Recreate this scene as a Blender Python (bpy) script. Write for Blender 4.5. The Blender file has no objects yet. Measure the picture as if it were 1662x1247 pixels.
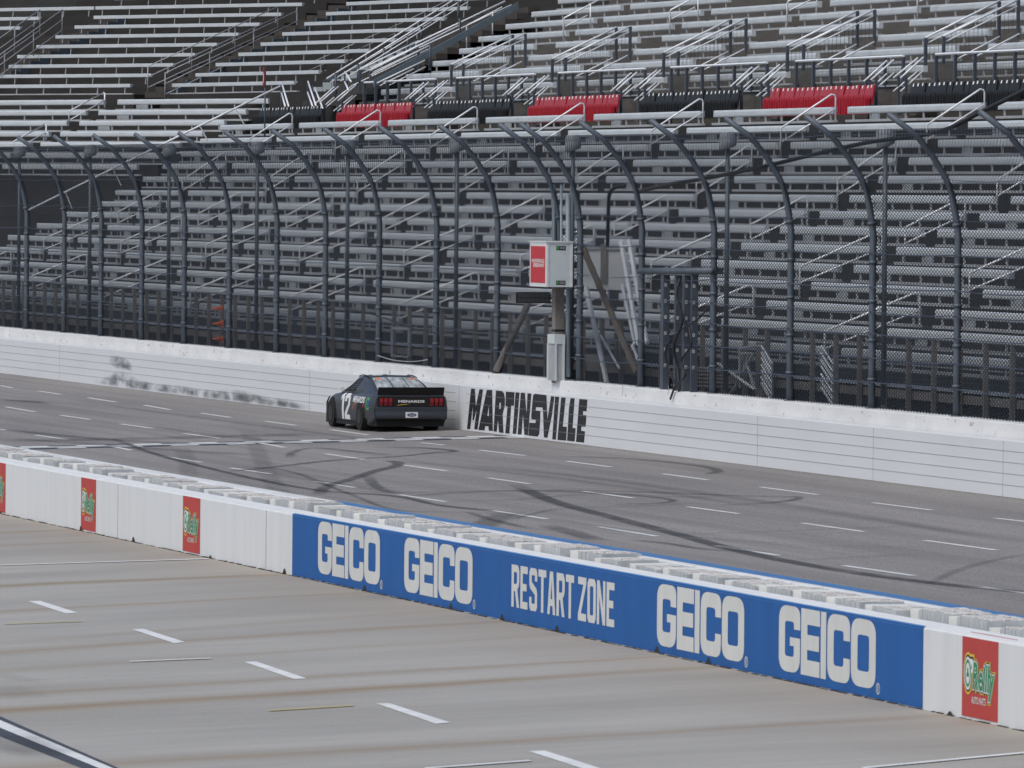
import bpy, bmesh, math, random
import numpy as np
from mathutils import Vector, Matrix
from mathutils.bvhtree import BVHTree
random.seed(7)
sc = bpy.context.scene
R = math.radians
# ------------------------------------------------------------------ camera
F, PW, PH, CH = 12000.0, 1662.0, 1247.0, 5.68
TH, PI_, RO = R(15.7869), R(1.45068), R(.5)
fw = np.array([-math.cos(TH)*math.cos(PI_), math.sin(TH)*math.cos(PI_), -math.sin(PI_)])
r0 = np.array([math.sin(TH), math.cos(TH), 0.]); u0 = np.cross(r0, fw)
rt = math.cos(RO)*r0+math.sin(RO)*u0; up = -math.sin(RO)*r0+math.cos(RO)*u0
cam = bpy.data.cameras.new('camera'); co = bpy.data.objects.new('camera', cam); sc.collection.objects.link(co)
m = Matrix(((rt[0], up[0], -fw[0], 0), (rt[1], up[1], -fw[1], 0), (rt[2], up[2], -fw[2], CH), (0, 0, 0, 1)))
co.matrix_world = m
cam.sensor_width = 36; cam.lens = F/PW*36; cam.clip_end = 6000; cam.clip_start = 1
cam.dof.use_dof = True; cam.dof.focus_distance = 172; cam.dof.aperture_fstop = 10
sc.camera = co
# ------------------------------------------------------------------ light: overcast day
w = bpy.data.worlds.new('World'); sc.world = w; w.use_nodes = True
nt = w.node_tree; bg = nt.nodes['Background']
sky = nt.nodes.new('ShaderNodeTexSky'); sky.sky_type = 'NISHITA'; sky.sun_disc = False
SE, SR = R(52), R(150)
sky.sun_elevation = SE; sky.sun_rotation = SR; sky.air_density = 1.0; sky.dust_density = 3.0
nt.links.new(sky.outputs[0], bg.inputs[0]); bg.inputs[1].default_value = 0.10
sd = bpy.data.lights.new('sun', 'SUN'); sd.energy = 1.0; sd.angle = R(25); sd.color = (.98, .985, .87)
so = bpy.data.objects.new('sun', sd); sc.collection.objects.link(so)
sunv = Vector((math.sin(SR)*math.cos(SE), math.cos(SR)*math.cos(SE), math.sin(SE)))
so.rotation_euler = sunv.to_track_quat('Z', 'Y').to_euler()
sc.view_settings.view_transform = 'Standard'; sc.view_settings.look = 'None'
sc.view_settings.exposure = 0.50; sc.view_settings.gamma = 1

# ------------------------------------------------------------------ helpers
def ray(x, y): return fw+rt*(x-PW/2)/F+up*(PH/2-y)/F
C0 = np.array([0, 0, CH])
def at(x, y, Y): d = ray(x, y); return C0+d*(Y/d[1])          # point on the vertical plane at distance Y
def atz(x, y, z): d = ray(x, y); return C0+d*((z-CH)/d[2])
def proj(P):
    d = np.array(P, float)-C0; z = d@fw
    return PW/2+F*(d@rt)/z, PH/2-F*(d@up)/z
def track_z(Y): return -.0233*(48-Y)
def pit_z(Y): return -.45-.04*(29-Y)
def on_track(x, y):
    z = 0
    for i in range(20): P = atz(x, y, z); z = track_z(P[1])
    return P
def on_pit(x, y):
    z = -.5
    for i in range(40): P = atz(x, y, z); z = pit_z(P[1])
    return P

class MB:
    def __init__(s): s.v = []; s.f = []
    def add(s, vs, fs):
        b = len(s.v); s.v += [tuple(map(float, p)) for p in vs]; s.f += [[i+b for i in f] for f in fs]; return s
    def box(s, a, b):
        x0, y0, z0 = a; x1, y1, z1 = b
        s.add([(x0,y0,z0),(x1,y0,z0),(x1,y1,z0),(x0,y1,z0),(x0,y0,z1),(x1,y0,z1),(x1,y1,z1),(x0,y1,z1)],
              [(3,2,1,0),(4,5,6,7),(0,1,5,4),(1,2,6,5),(2,3,7,6),(3,0,4,7)]); return s
    def obox(s, c, ex, ey, ez):     # oriented box: centre, three half vectors
        c, ex, ey, ez = map(np.array, (c, ex, ey, ez)); vs = []
        for k in (-1, 1):
            for a, b in ((-1,-1),(1,-1),(1,1),(-1,1)): vs.append(c+a*ex+b*ey+k*ez)
        s.add(vs, [(3,2,1,0),(4,5,6,7),(0,1,5,4),(1,2,6,5),(2,3,7,6),(3,0,4,7)]); return s
    def tube(s, pts, r, n=6, cap=True):
        pts = [np.array(p, float) for p in pts]; rs = r if isinstance(r, (list, tuple)) else [r]*len(pts)
        rings = []; prev = None
        for i, p in enumerate(pts):
            t = pts[min(i+1, len(pts)-1)]-pts[max(i-1, 0)]; t = t/(np.linalg.norm(t)+1e-9)
            a = np.array([0, 0, 1.]) if abs(t[2]) < .9 else np.array([1., 0, 0])
            u = np.cross(t, a); u /= np.linalg.norm(u); v = np.cross(u, t)
            if prev is not None and u@prev < 0: u, v = -u, -v
            prev = u
            rings.append([p+rs[i]*(math.cos(2*math.pi*k/n)*u+math.sin(2*math.pi*k/n)*v) for k in range(n)])
        vs = [q for rg in rings for q in rg]; fs = []
        for i in range(len(pts)-1):
            for k in range(n): fs.append((i*n+k, i*n+(k+1) % n, (i+1)*n+(k+1) % n, (i+1)*n+k))
        if cap: fs.append(tuple(range(n))[::-1]); fs.append(tuple((len(pts)-1)*n+k for k in range(n)))
        s.add(vs, fs); return s
    def prism(s, prof, p0, p1, ax=None):   # profile [(a,b)] in plane (ay,az) swept along X from p0 to p1
        n = len(prof); vs = [(p0, a, b) for a, b in prof]+[(p1, a, b) for a, b in prof]
        fs = [(i, (i+1) % n, (i+1) % n+n, i+n) for i in range(n)]+[tuple(range(n))[::-1], tuple(range(n, 2*n))]
        s.add(vs, fs); return s
    def mesh(s, name, mat, smooth=False):
        me = bpy.data.meshes.new(name); me.from_pydata(s.v, [], s.f)
        bm = bmesh.new(); bm.from_mesh(me); bmesh.ops.recalc_face_normals(bm, faces=bm.faces); bm.to_mesh(me); bm.free()
        me.materials.append(mat)
        if smooth:
            for p in me.polygons: p.use_smooth = True
        return me
    def build(s, name, mat, parent=None, smooth=False): return link(name, s.mesh(name, mat, smooth), parent)

def link(name, me, parent=None):
    o = bpy.data.objects.new(name, me); sc.collection.objects.link(o)
    if parent: o.parent = parent
    return o
def tag(o, label=None, cat=None, group=None, kind=None):
    if label: o['label'] = label
    if cat: o['category'] = cat
    if group: o['group'] = group
    if kind: o['kind'] = kind
    return o
def empty(name, loc=(0,0,0), rz=0):
    o = bpy.data.objects.new(name, None); sc.collection.objects.link(o); o.location = [float(c) for c in loc]; o.rotation_euler = (0,0,rz)
    o.empty_display_size = .2; return o
def struct(name, mb, mat, parent=None):
    o = mb.build(name, mat, parent); o['kind'] = 'structure'; return o
def copy_tree(o, parent=None):
    c = o.copy(); sc.collection.objects.link(c); c.parent = parent
    for ch in list(o.children): copy_tree(ch, c)
    return c
ORD = ['first','second','third','fourth','fifth','sixth','seventh','eighth','ninth','tenth','eleventh','twelfth','thirteenth','fourteenth','fifteenth','sixteenth','seventeenth','eighteenth','nineteenth','twentieth']

# ------------------------------------------------------------------ materials
def mat(name, col, rough=.6, metal=0, var=0., scale=3., stretch=(1,1,1), bump=0., bscale=40., col2=None, spots=None, coord='Object'):
    """base colour with procedural mottling; col2 = second colour of the noise; spots=(colour, threshold, scale)"""
    m = bpy.data.materials.new(name); m.use_nodes = True; n = m.node_tree; N = n.nodes; L = n.links
    b = N['Principled BSDF']; b.inputs['Roughness'].default_value = rough; b.inputs['Metallic'].default_value = metal
    tc = N.new('ShaderNodeTexCoord'); mp = N.new('ShaderNodeMapping'); mp.inputs['Scale'].default_value = stretch
    L.new(tc.outputs[coord], mp.inputs[0])
    out = None
    no = N.new('ShaderNodeTexNoise'); no.inputs['Scale'].default_value = scale; no.inputs['Detail'].default_value = 6; no.inputs['Roughness'].default_value = .62
    L.new(mp.outputs[0], no.inputs[0])
    cr = N.new('ShaderNodeValToRGB'); c2 = col2 or tuple(max(0, c*(1-var)) for c in col); c1 = col if col2 else tuple(min(1, c*(1+var)) for c in col)
    cr.color_ramp.elements[0].color = (*c2, 1); cr.color_ramp.elements[1].color = (*c1, 1)
    cr.color_ramp.elements[0].position = .3; cr.color_ramp.elements[1].position = .7
    L.new(no.outputs[0], cr.inputs[0]); out = cr.outputs[0]
    if spots:
        n2 = N.new('ShaderNodeTexNoise'); n2.inputs['Scale'].default_value = spots[2]; n2.inputs['Detail'].default_value = 8; L.new(mp.outputs[0], n2.inputs[0])
        c3 = N.new('ShaderNodeValToRGB'); c3.color_ramp.elements[0].position = spots[1]; c3.color_ramp.elements[1].position = spots[1]+.06
        L.new(n2.outputs[0], c3.inputs[0]); mx = N.new('ShaderNodeMixRGB'); L.new(c3.outputs[0], mx.inputs[0]); L.new(out, mx.inputs[1]); mx.inputs[2].default_value = (*spots[0], 1); out = mx.outputs[0]
    L.new(out, b.inputs['Base Color'])
    if bump:
        n3 = N.new('ShaderNodeTexNoise'); n3.inputs['Scale'].default_value = bscale; n3.inputs['Detail'].default_value = 4; L.new(mp.outputs[0], n3.inputs[0])
        bp = N.new('ShaderNodeBump'); bp.inputs['Strength'].default_value = bump; bp.inputs['Distance'].default_value = .02; L.new(n3.outputs[0], bp.inputs['Height']); L.new(bp.outputs[0], b.inputs['Normal'])
    m['out'] = 1
    return m
def faded(name, col, lo, hi, scale, stretch=(1,1,1), rough=.8, amax=1.):
    """patchy coat: transparent where the noise is low"""
    m = bpy.data.materials.new(name); m.use_nodes = True; n = m.node_tree; N = n.nodes; L = n.links
    b = N['Principled BSDF']; b.inputs['Base Color'].default_value = (*col, 1); b.inputs['Roughness'].default_value = rough
    tc = N.new('ShaderNodeTexCoord'); mp = N.new('ShaderNodeMapping'); mp.inputs['Scale'].default_value = stretch; L.new(tc.outputs['Object'], mp.inputs[0])
    no = N.new('ShaderNodeTexNoise'); no.inputs['Scale'].default_value = scale; no.inputs['Detail'].default_value = 7; L.new(mp.outputs[0], no.inputs[0])
    mr = N.new('ShaderNodeMapRange'); mr.inputs[1].default_value = lo; mr.inputs[2].default_value = hi; mr.inputs[4].default_value = amax; L.new(no.outputs[0], mr.inputs[0])
    # edge fade from the vertex weight stored in attribute 'edge'
    at_ = N.new('ShaderNodeAttribute'); at_.attribute_name = 'edge'; mu = N.new('ShaderNodeMath'); mu.operation = 'MULTIPLY'
    L.new(mr.outputs[0], mu.inputs[0]); L.new(at_.outputs['Fac'], mu.inputs[1]); L.new(mu.outputs[0], b.inputs['Alpha'])
    return m

M = {}
M['bench'] = mat('bench_aluminium', (.465,.50,.54), .5, .0, .10, 1.2, (1,3,3), .1, 30)
M['bench_dull'] = mat('bench_weathered', (.36,.40,.45), .55, .0, .12, 1.5, (1,3,3))
M['leg'] = mat('bracket_steel', (.40,.41,.44), .5, .2, .1)
M['plank'] = mat('foot_plank', (.35,.365,.39), .6, .1, .2, 2)
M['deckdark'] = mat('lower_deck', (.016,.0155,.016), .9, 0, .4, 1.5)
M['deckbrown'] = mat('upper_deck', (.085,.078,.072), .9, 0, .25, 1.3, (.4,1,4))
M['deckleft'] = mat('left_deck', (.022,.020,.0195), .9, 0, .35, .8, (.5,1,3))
M['galv'] = mat('galvanised_tube', (.74,.76,.80), .4, .1, .08)
M['rail'] = mat('painted_handrail', (.76,.79,.84), .45, .05, .08)
M['navy'] = mat('navy_steel', (.065,.078,.105), .5, .2, .15)
M['post'] = mat('fence_post_steel', (.095,.115,.145), .55, .3, .22, 3, (1,1,.3), .15, 15)
M['pole'] = mat('thin_pole_steel', (.10,.12,.145), .5, .3, .15)
M['wire'] = mat('mesh_wire', (.020,.027,.038), .6, .3, .1)
M['cable'] = mat('blue_cable', (.045,.062,.10), .6, .1, .2)
M['black'] = mat('black_cable', (.012,.012,.014), .6, 0, .1)
M['railpost'] = mat('brown_rail_post', (.19,.172,.16), .8, 0, .2, 4)
M['brownwood'] = mat('weathered_plank', (.19,.175,.165), .85, 0, .25, 2, (.5,2,2))
M['stepdark'] = mat('dark_stair_tread', (.045,.040,.037), .9, 0, .3, 2)
M['wood'] = mat('brown_timber', (.16,.13,.10), .85, 0, .3, 3, (1,1,1))
M['white'] = mat('white_steel', (.62,.64,.67), .5, 0, .1)
M['ltgrey'] = mat('pale_grey_panel', (.55,.61,.64), .45, .1, .06)
M['concwhite'] = mat('white_painted_concrete', (.66,.67,.69), .75, 0, .10, .9, (1,1,2), .2, 6, spots=((.47,.41,.385), .62, 3.6))
M['safer'] = mat('white_barrier_steel', (.62,.64,.68), .5, 0, .04, .5, (.4,1,1), .04, 2)
M['seam'] = mat('barrier_joint', (.27,.28,.30), .8, 0, .2)
M['pitwall'] = mat('pit_wall_paint', (.60,.62,.65), .7, 0, .05, 1.0, (2.5,1,.25), .06, 5)
M['pittop'] = mat('pit_wall_top_lit', (.74,.75,.76), .7, 0, .06, 2)  # wall white lightened, so the upward face's sky brightness sits in the colour
M['blue'] = mat('blue_wall_paint', (.007,.088,.31), .8, 0, .10, .8, (2,1,.5))
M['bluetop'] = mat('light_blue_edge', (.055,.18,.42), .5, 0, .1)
M['lettering'] = mat('grey_white_lettering', (.56,.57,.57), .6, 0, .06, 1.5, (3,1,1))
M['blacklet'] = mat('black_lettering', (.013,.013,.016), .6, 0, .25, 2)
M['red'] = mat('red_sign', (.42,.045,.04), .6, 0, .08, 1)
M['yellow'] = mat('yellow_outline', (.62,.42,.04), .6)
M['signblack'] = mat('dark_outline', (.02,.025,.02), .6)
M['signwhite'] = mat('sign_white', (.62,.64,.64), .6)
M['green'] = mat('sign_green', (.02,.22,.10), .6)
M['block'] = mat('block_corrugated', (.46,.48,.50), .8, 0, .15, 6, (6,1,1))
M['blockend'] = mat('block_white_end', (.70,.70,.68), .8, 0, .08, 3, spots=((.40,.24,.16), .64, 5))
M['blocktop'] = mat('block_broken_top', (.66,.63,.61), .9, 0, .10, 9, spots=((.36,.26,.21), .62, 14))
M['seatred'] = mat('red_seat_plastic', (.36,.012,.028), .4, 0, .1)
M['seatblack'] = mat('black_seat_plastic', (.008,.009,.012), .55, 0, .1)
M['dot'] = mat('white_seat_plate', (.75,.75,.76), .5)
M['orange'] = mat('cone_orange', (.80,.16,.04), .5, 0, .1)
M['louver'] = mat('grey_louver', (.06,.065,.075), .4, .3)
M['teal'] = mat('blue_grey_stair_side', (.10,.13,.155), .6, .1, .12)
M['trackpaint'] = mat('lane_paint', (.62,.63,.64), .7, 0, .15, 4)
M['pitpaint'] = mat('pit_stripe_paint', (.68,.69,.70), .7, 0, .12, 2)
M['yellowpaint'] = mat('yellow_stripe', (.50,.40,.13), .7, 0, .15, 2)
M['darkpaint'] = mat('dark_stripe', (.05,.055,.07), .7, 0, .25, 3)
M['dirt'] = mat('base_dirt', (.03,.026,.02), .95, 0, .3, 5)
M['skid'] = faded('tyre_rubber', (.034,.036,.042), .12, .50, 1.2, (.6,2,1), .75, .62)
M['scuff'] = faded('barrier_scuff', (.03,.05,.06), .34, .62, 2.0, (.5,1,1.5), .8, .7)
M['carbody'] = mat('satin_grey_car_paint', (.040,.046,.058), .38, .1, .03)
M['cardark'] = mat('car_black', (.006,.006,.007), .85, 0, .1)
M['tyre'] = mat('tyre_black', (.008,.008,.009), .95, 0, .15)
M['rim'] = mat('dark_rim', (.025,.025,.028), .4, .5)
M['glass'] = mat('tinted_rear_glass', (.38,.41,.43), .12, 0, .6, 2.6, (1,3,1))
M['tail'] = mat('tail_lens', (.24,.012,.02), .3)
M['carwhite'] = mat('car_white', (.66,.67,.69), .5)
M['cargreen'] = mat('car_green', (.10,.45,.12), .5)
M['carblue'] = mat('car_blue', (.03,.10,.32), .5)
M['carred'] = mat('car_red', (.55,.04,.03), .5)
M['badge'] = mat('badge_blue', (.02,.03,.12), .5)

def asphalt():
    m = bpy.data.materials.new('track_asphalt'); m.use_nodes = True; n = m.node_tree; N = n.nodes; L = n.links; b = N['Principled BSDF']
    tc = N.new('ShaderNodeTexCoord')
    def noise(scale, st, det=6):
        mp = N.new('ShaderNodeMapping'); mp.inputs['Scale'].default_value = st; L.new(tc.outputs['Object'], mp.inputs[0])
        no = N.new('ShaderNodeTexNoise'); no.inputs['Scale'].default_value = scale; no.inputs['Detail'].default_value = det; L.new(mp.outputs[0], no.inputs[0]); return no.outputs[0]
    def ramp(src, p0, c0, p1, c1):
        r = N.new('ShaderNodeValToRGB'); r.color_ramp.elements[0].position = p0; r.color_ramp.elements[0].color = (*c0, 1); r.color_ramp.elements[1].position = p1; r.color_ramp.elements[1].color = (*c1, 1); L.new(src, r.inputs[0]); return r.outputs[0]
    def mul(a, bb, f=1):
        x = N.new('ShaderNodeMixRGB'); x.blend_type = 'MULTIPLY'; x.inputs[0].default_value = f; L.new(a, x.inputs[1]); L.new(bb, x.inputs[2]); return x.outputs[0]
    base = ramp(noise(.25, (.2,1,1)), .3, (.228,.214,.210), .7, (.285,.268,.260))
    grain = ramp(noise(26, (1,1,1), 3), .34, (.62,.62,.62), .66, (1.25,1.25,1.25))
    streak = ramp(noise(1.6, (.02,1,1)), .40, (.84,.84,.85), .60, (1.04,1.04,1.04))
    L.new(mul(mul(base, grain), streak), b.inputs['Base Color']); b.inputs['Roughness'].default_value = .8
    return m
M['asphalt'] = asphalt()

def pit_concrete(streaks):
    """streaks: (world X at the wall, run off tilt, strength, width)"""
    m = bpy.data.materials.new('pit_lane_concrete'); m.use_nodes = True; n = m.node_tree; N = n.nodes; L = n.links; b = N['Principled BSDF']
    tc = N.new('ShaderNodeTexCoord'); sep = N.new('ShaderNodeSeparateXYZ'); L.new(tc.outputs['Object'], sep.inputs[0])
    def noise(scale, st, det=6):
        mp = N.new('ShaderNodeMapping'); mp.inputs['Scale'].default_value = st; L.new(tc.outputs['Object'], mp.inputs[0])
        no = N.new('ShaderNodeTexNoise'); no.inputs['Scale'].default_value = scale; no.inputs['Detail'].default_value = det; L.new(mp.outputs[0], no.inputs[0]); return no.outputs[0]
    def ramp(src, p0, c0, p1, c1):
        r = N.new('ShaderNodeValToRGB'); r.color_ramp.elements[0].position = p0; r.color_ramp.elements[0].color = (*c0, 1); r.color_ramp.elements[1].position = p1; r.color_ramp.elements[1].color = (*c1, 1); L.new(src, r.inputs[0]); return r.outputs[0]
    def math_(op, a, bb=None, c=None):
        x = N.new('ShaderNodeMath'); x.operation = op
        for i, v in enumerate((a, bb, c)):
            if v is None: continue
            if isinstance(v, (int, float)): x.inputs[i].default_value = v
            else: L.new(v, x.inputs[i])
        return x.outputs[0]
    col = ramp(noise(.35, (1,.35,1)), .33, (.315,.300,.278), .67, (.405,.388,.362))
    x = N.new('ShaderNodeMixRGB'); x.blend_type = 'MULTIPLY'; x.inputs[0].default_value = 1; L.new(col, x.inputs[1]); L.new(ramp(noise(2.2, (1.6,.12,1)), .35, (.95,.95,.955), .65, (1.03,1.03,1.03)), x.inputs[2]); col = x.outputs[0]
    x = N.new('ShaderNodeMixRGB'); x.blend_type = 'MULTIPLY'; x.inputs[0].default_value = 1; L.new(col, x.inputs[1]); L.new(ramp(noise(18, (1,1,1), 3), .3, (.93,.93,.93), .7, (1.05,1.05,1.05)), x.inputs[2]); col = x.outputs[0]
    wob = math_('MULTIPLY', math_('SUBTRACT', noise(.25, (.3,1,1), 4), .5), .9)
    patch = noise(.5, (.6,.25,1), 5)
    tot = None
    for X, q, s, wd in streaks:
        # distance from the line X + q*(29-Y)
        dy = math_('SUBTRACT', 29., sep.outputs[1])
        d = math_('ABSOLUTE', math_('ADD', math_('SUBTRACT', math_('SUBTRACT', sep.outputs[0], X), math_('MULTIPLY', dy, q)), wob))
        wdt = math_('ADD', wd*.45, math_('MULTIPLY', dy, .075))
        a = math_('MULTIPLY', math_('POWER', math_('MAXIMUM', math_('SUBTRACT', 1., math_('DIVIDE', d, wdt)), 0.), 1.5), s)
        tot = a if tot is None else math_('MAXIMUM', tot, a)
    tot = math_('MULTIPLY', tot, ramp(patch, .25, (.5,.5,.5), .6, (1,1,1)))
    x = N.new('ShaderNodeMixRGB'); L.new(tot, x.inputs[0]); L.new(col, x.inputs[1]); x.inputs[2].default_value = (.25,.185,.110,1); col = x.outputs[0]
    # brown dust along the foot of the wall
    dw = N.new('ShaderNodeMapRange'); L.new(sep.outputs[1], dw.inputs[0]); dw.inputs[1].default_value = 25.2; dw.inputs[2].default_value = 29; dw.inputs[4].default_value = .45
    x = N.new('ShaderNodeMixRGB'); L.new(dw.outputs[0], x.inputs[0]); L.new(col, x.inputs[1]); x.inputs[2].default_value = (.27,.215,.165,1); col = x.outputs[0]
    L.new(col, b.inputs['Base Color']); b.inputs['Roughness'].default_value = .7
    return m

# ------------------------------------------------------------------ flat shapes and lettering
def fill2d(contours):
    """fill closed 2-D contours (holes allowed) -> verts, faces"""
    cu = bpy.data.curves.new('c', 'CURVE'); cu.dimensions = '2D'; cu.fill_mode = 'BOTH'
    for c in contours:
        sp = cu.splines.new('POLY'); sp.points.add(len(c)-1); sp.use_cyclic_u = True
        for i, (x, y) in enumerate(c): sp.points[i].co = (x, y, 0, 1)
    ob = bpy.data.objects.new('c', cu); sc.collection.objects.link(ob); me = bpy.data.meshes.new_from_object(ob.evaluated_get(bpy.context.evaluated_depsgraph_get()))
    v = [tuple(p.co[:2]) for p in me.vertices]; f = [tuple(p.vertices) for p in me.polygons]
    bpy.data.objects.remove(ob); bpy.data.curves.remove(cu); bpy.data.meshes.remove(me); return v, f
def text2d(s, offset=0., shear=0., space=1.):
    """built-in font -> verts, faces scaled so that the text fills 0..1 x 0..1"""
    cu = bpy.data.curves.new('t', 'FONT'); cu.body = s; cu.offset = offset; cu.shear = shear; cu.space_character = space; cu.resolution_u = 4
    ob = bpy.data.objects.new('t', cu); sc.collection.objects.link(ob); me = bpy.data.meshes.new_from_object(ob.evaluated_get(bpy.context.evaluated_depsgraph_get()))
    v = [tuple(p.co[:2]) for p in me.vertices]; f = [tuple(p.vertices) for p in me.polygons]
    bpy.data.objects.remove(ob); bpy.data.curves.remove(cu); bpy.data.meshes.remove(me); return v, f
def fit(v, box, ref=None):
    """move 2-D verts so that ref's (or their own) bounds fill box"""
    q = ref or v; x0 = min(a for a, b in q); x1 = max(a for a, b in q); y0 = min(b for a, b in q); y1 = max(b for a, b in q)
    X0, X1, Y0, Y1 = box; return [(X0+(a-x0)/(x1-x0)*(X1-X0), Y0+(b-y0)/(y1-y0)*(Y1-Y0)) for a, b in v]
def rc(pts, rx, ry, sharp=()):
    """round the corners of a polygon with elliptical radii"""
    out = []; n = len(pts)
    for i, p in enumerate(pts):
        if i in sharp: out.append(p); continue
        a, b = pts[i-1], pts[(i+1) % n]; P = np.array(p)/(rx, ry); A = np.array(a)/(rx, ry); B = np.array(b)/(rx, ry)
        da, db = A-P, B-P; la, lb = np.linalg.norm(da), np.linalg.norm(db); k = min(1., la/2, lb/2); A2, B2 = P+da/la*k, P+db/lb*k
        for t in np.linspace(0, 1, 7):
            q = (1-t)**2*A2+2*t*(1-t)*P+t*t*B2
            out.append(tuple(q*(rx, ry)))
    return out

def wall_mesh(shapes, f3):
    mb = MB()
    for v, f in shapes: mb.add([f3(x, y) for x, y in v], f)
    return mb
def geico():
    S = []
    def letter(*c): S.append(fill2d(c))
    W, H = .066, .235
    # G
    g = [(0,0),(.226,0),(.226,.53),(.118,.53),(.118,.40),(.160,.40),(.160,H),(W,H),(W,1-H),(.160,1-H),(.160,.655),(.226,.655),(.226,1),(0,1)]
    def rcs(p, big, small=()):
        out = []; n = len(p)
        for i in range(n):
            if i in big or i in small:
                rx, ry = ((.085,.24) if i in big else (.022,.06)); q = rc([p[i-1], p[i], p[(i+1) % n]], rx, ry, sharp=(0,2)); out += q[1:-1]
            else: out.append(p[i])
        return out
    letter(rcs(g, (0,1,12,13), (6,7,8,9)))
    e = [(.236,0),(.432,0),(.432,H),(.302,H),(.302,.385),(.424,.385),(.424,.615),(.302,.615),(.302,1-H),(.432,1-H),(.432,1),(.236,1)]
    letter(e); letter([(.442,0),(.498,0),(.498,1),(.442,1)])
    c = [(.510,0),(.742,0),(.742,.37),(.676,.37),(.676,H),(.576,H),(.576,1-H),(.676,1-H),(.676,.63),(.742,.63),(.742,1),(.510,1)]
    letter(rcs(c, (0,1,10,11), (4,5,6,7)))
    o = [(.752,0),(1,0),(1,1),(.752,1)]; oi = [(.752+W,H),(1-W,H),(1-W,1-H),(.752+W,1-H)]
    letter(rcs(o, (0,1,2,3)), rcs(oi, (), (0,1,2,3)))
    return S
GEICO = geico()
# condensed block capitals for RESTART ZONE; unit cell 1 x 1
def glyph(ch):
    a, t = .30, .17
    if ch == 'E': return [[(0,0),(.92,0),(.92,t),(a,t),(a,.42),(.80,.42),(.80,.59),(a,.59),(a,1-t),(.92,1-t),(.92,1),(0,1)]]
    if ch == 'T': return [[(.35,0),(.65,0),(.65,1-t),(1,1-t),(1,1),(0,1),(0,1-t),(.35,1-t)]]
    if ch == 'R': return [[(0,0),(a,0),(a,.38),(.46,.38),(.68,0),(1,0),(.76,.43),(.93,.50),(1,.60),(1,.88),(.82,1),(0,1)], [(a,.55),(.62,.55),(.70,.60),(.70,.80),(.62,1-t),(a,1-t)]]
    if ch == 'S': return [[(.15,0),(.85,0),(1,.10),(1,.42),(.90,.53),(.30,.68),(.30,1-t),(.70,1-t),(.70,.70),(1,.70),(1,.90),(.85,1),(.15,1),(0,.90),(0,.62),(.10,.52),(.70,.38),(.70,t),(.30,t),(.30,.32),(0,.32),(0,.10)]]
    if ch == 'A': return [[(0,0),(.30,0),(.36,.20),(.64,.20),(.70,0),(1,0),(.70,1),(.30,1)], [(.40,.36),(.60,.36),(.50,.80)]]
    if ch == 'Z': return [[(0,0),(1,0),(1,t),(.36,t),(1,.86),(1,1),(0,1),(0,1-t),(.64,1-t),(0,.14)]]
    if ch == 'O': return [[(.16,0),(.84,0),(1,.10),(1,.90),(.84,1),(.16,1),(0,.90),(0,.10)], [(.30,.20),(.36,t),(.64,t),(.70,.20),(.70,.80),(.64,1-t),(.36,1-t),(.30,.80)]]
    if ch == 'N': return [[(0,0),(.28,0),(.28,.62),(.70,0),(1,0),(1,1),(.72,1),(.72,.40),(.30,1),(0,1)]]
def block_text(s, gap=.14, space=.35):
    out = []; x = 0
    for ch in s:
        if ch == ' ': x += space; continue
        v, f = fill2d(glyph(ch)); out.append(([(a+x, b) for a, b in v], f)); x += 1+gap
    x -= gap
    return [([(a/x, b) for a, b in v], f) for v, f in out]

# ================================================================== GROUND
YP, YS, YC = 29.0, 47.76, 48.02       # pit wall face, steel barrier face, concrete wall face
g = MB().add([(-1500,-1500,-6),(1500,-1500,-6),(1500,1500,-6),(-1500,1500,-6)], [(0,1,2,3)])
struct('ground', g, mat('ground_soil', (.10,.11,.07), .95, 0, .3, .3))
tk = MB().add([(-900,30.1,track_z(30.1)),(300,30.1,track_z(30.1)),(300,50.2,track_z(50.2)),(-900,50.2,track_z(50.2))], [(0,1,2,3)])
track = struct('race_track', tk, M['asphalt'])
drains = [(0,833,.5),(215,876,.7),(340,905,.4),(460,933,1),(590,962,1),(730,990,1),(813,1009,1),(902,1030,.9),(1064,1067,1),(1148,1084,1),(1540,1162,.5),(130,860,.8)]
slope_px = [(460,933,0,952),(590,962,0,994),(730,990,0,1043),(813,1009,0,1058),(902,1030,0,1088),(1064,1067,560,1096),(1148,1084,0,1154),(1540,1162,1080,1188),(130,860,0,865)]
streaks = []
for x0, y0, x1, y1 in slope_px:
    A, B = on_pit(x0, y0), on_pit(x1, y1); q = -(B[0]-A[0])/(B[1]-A[1])
    st = {460:.95,590:.6,730:.35,813:.8,902:.35,1064:.65,1148:1.,1540:.6,130:.95}[x0]
    X29 = A[0]+q*(A[1]-29)
    streaks.append((X29, -q, st, 1.15 if st > .7 else .8))
streaks = [(X, -q, s, wd) for X, q, s, wd in streaks]
A = on_pit(210, 877); streaks.append((A[0], streaks[0][1]*.8, .8, 1.0))
pm = MB().add([(-420,-60,pit_z(-60)),(120,-60,pit_z(-60)),(120,29.3,pit_z(29.3)),(-420,29.3,pit_z(29.3))], [(0,1,2,3)])
pit = struct('pit_lane', pm, pit_concrete(streaks))

def strip_on(fn, a, b, width_dir, wd, name, mt, parent, lift=.006):
    A, B = fn(*a), fn(*b); wv = np.array(width_dir)*wd/2
    zf = track_z if fn is on_track else pit_z
    vs = []
    for P, s in ((A,-1),(B,-1),(B,1),(A,1)):
        Q = P[:2]+wv*s; vs.append((Q[0], Q[1], zf(Q[1])+lift))
    return MB().add(vs, [(0,1,2,3)]).build(name, mt, parent)
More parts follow.
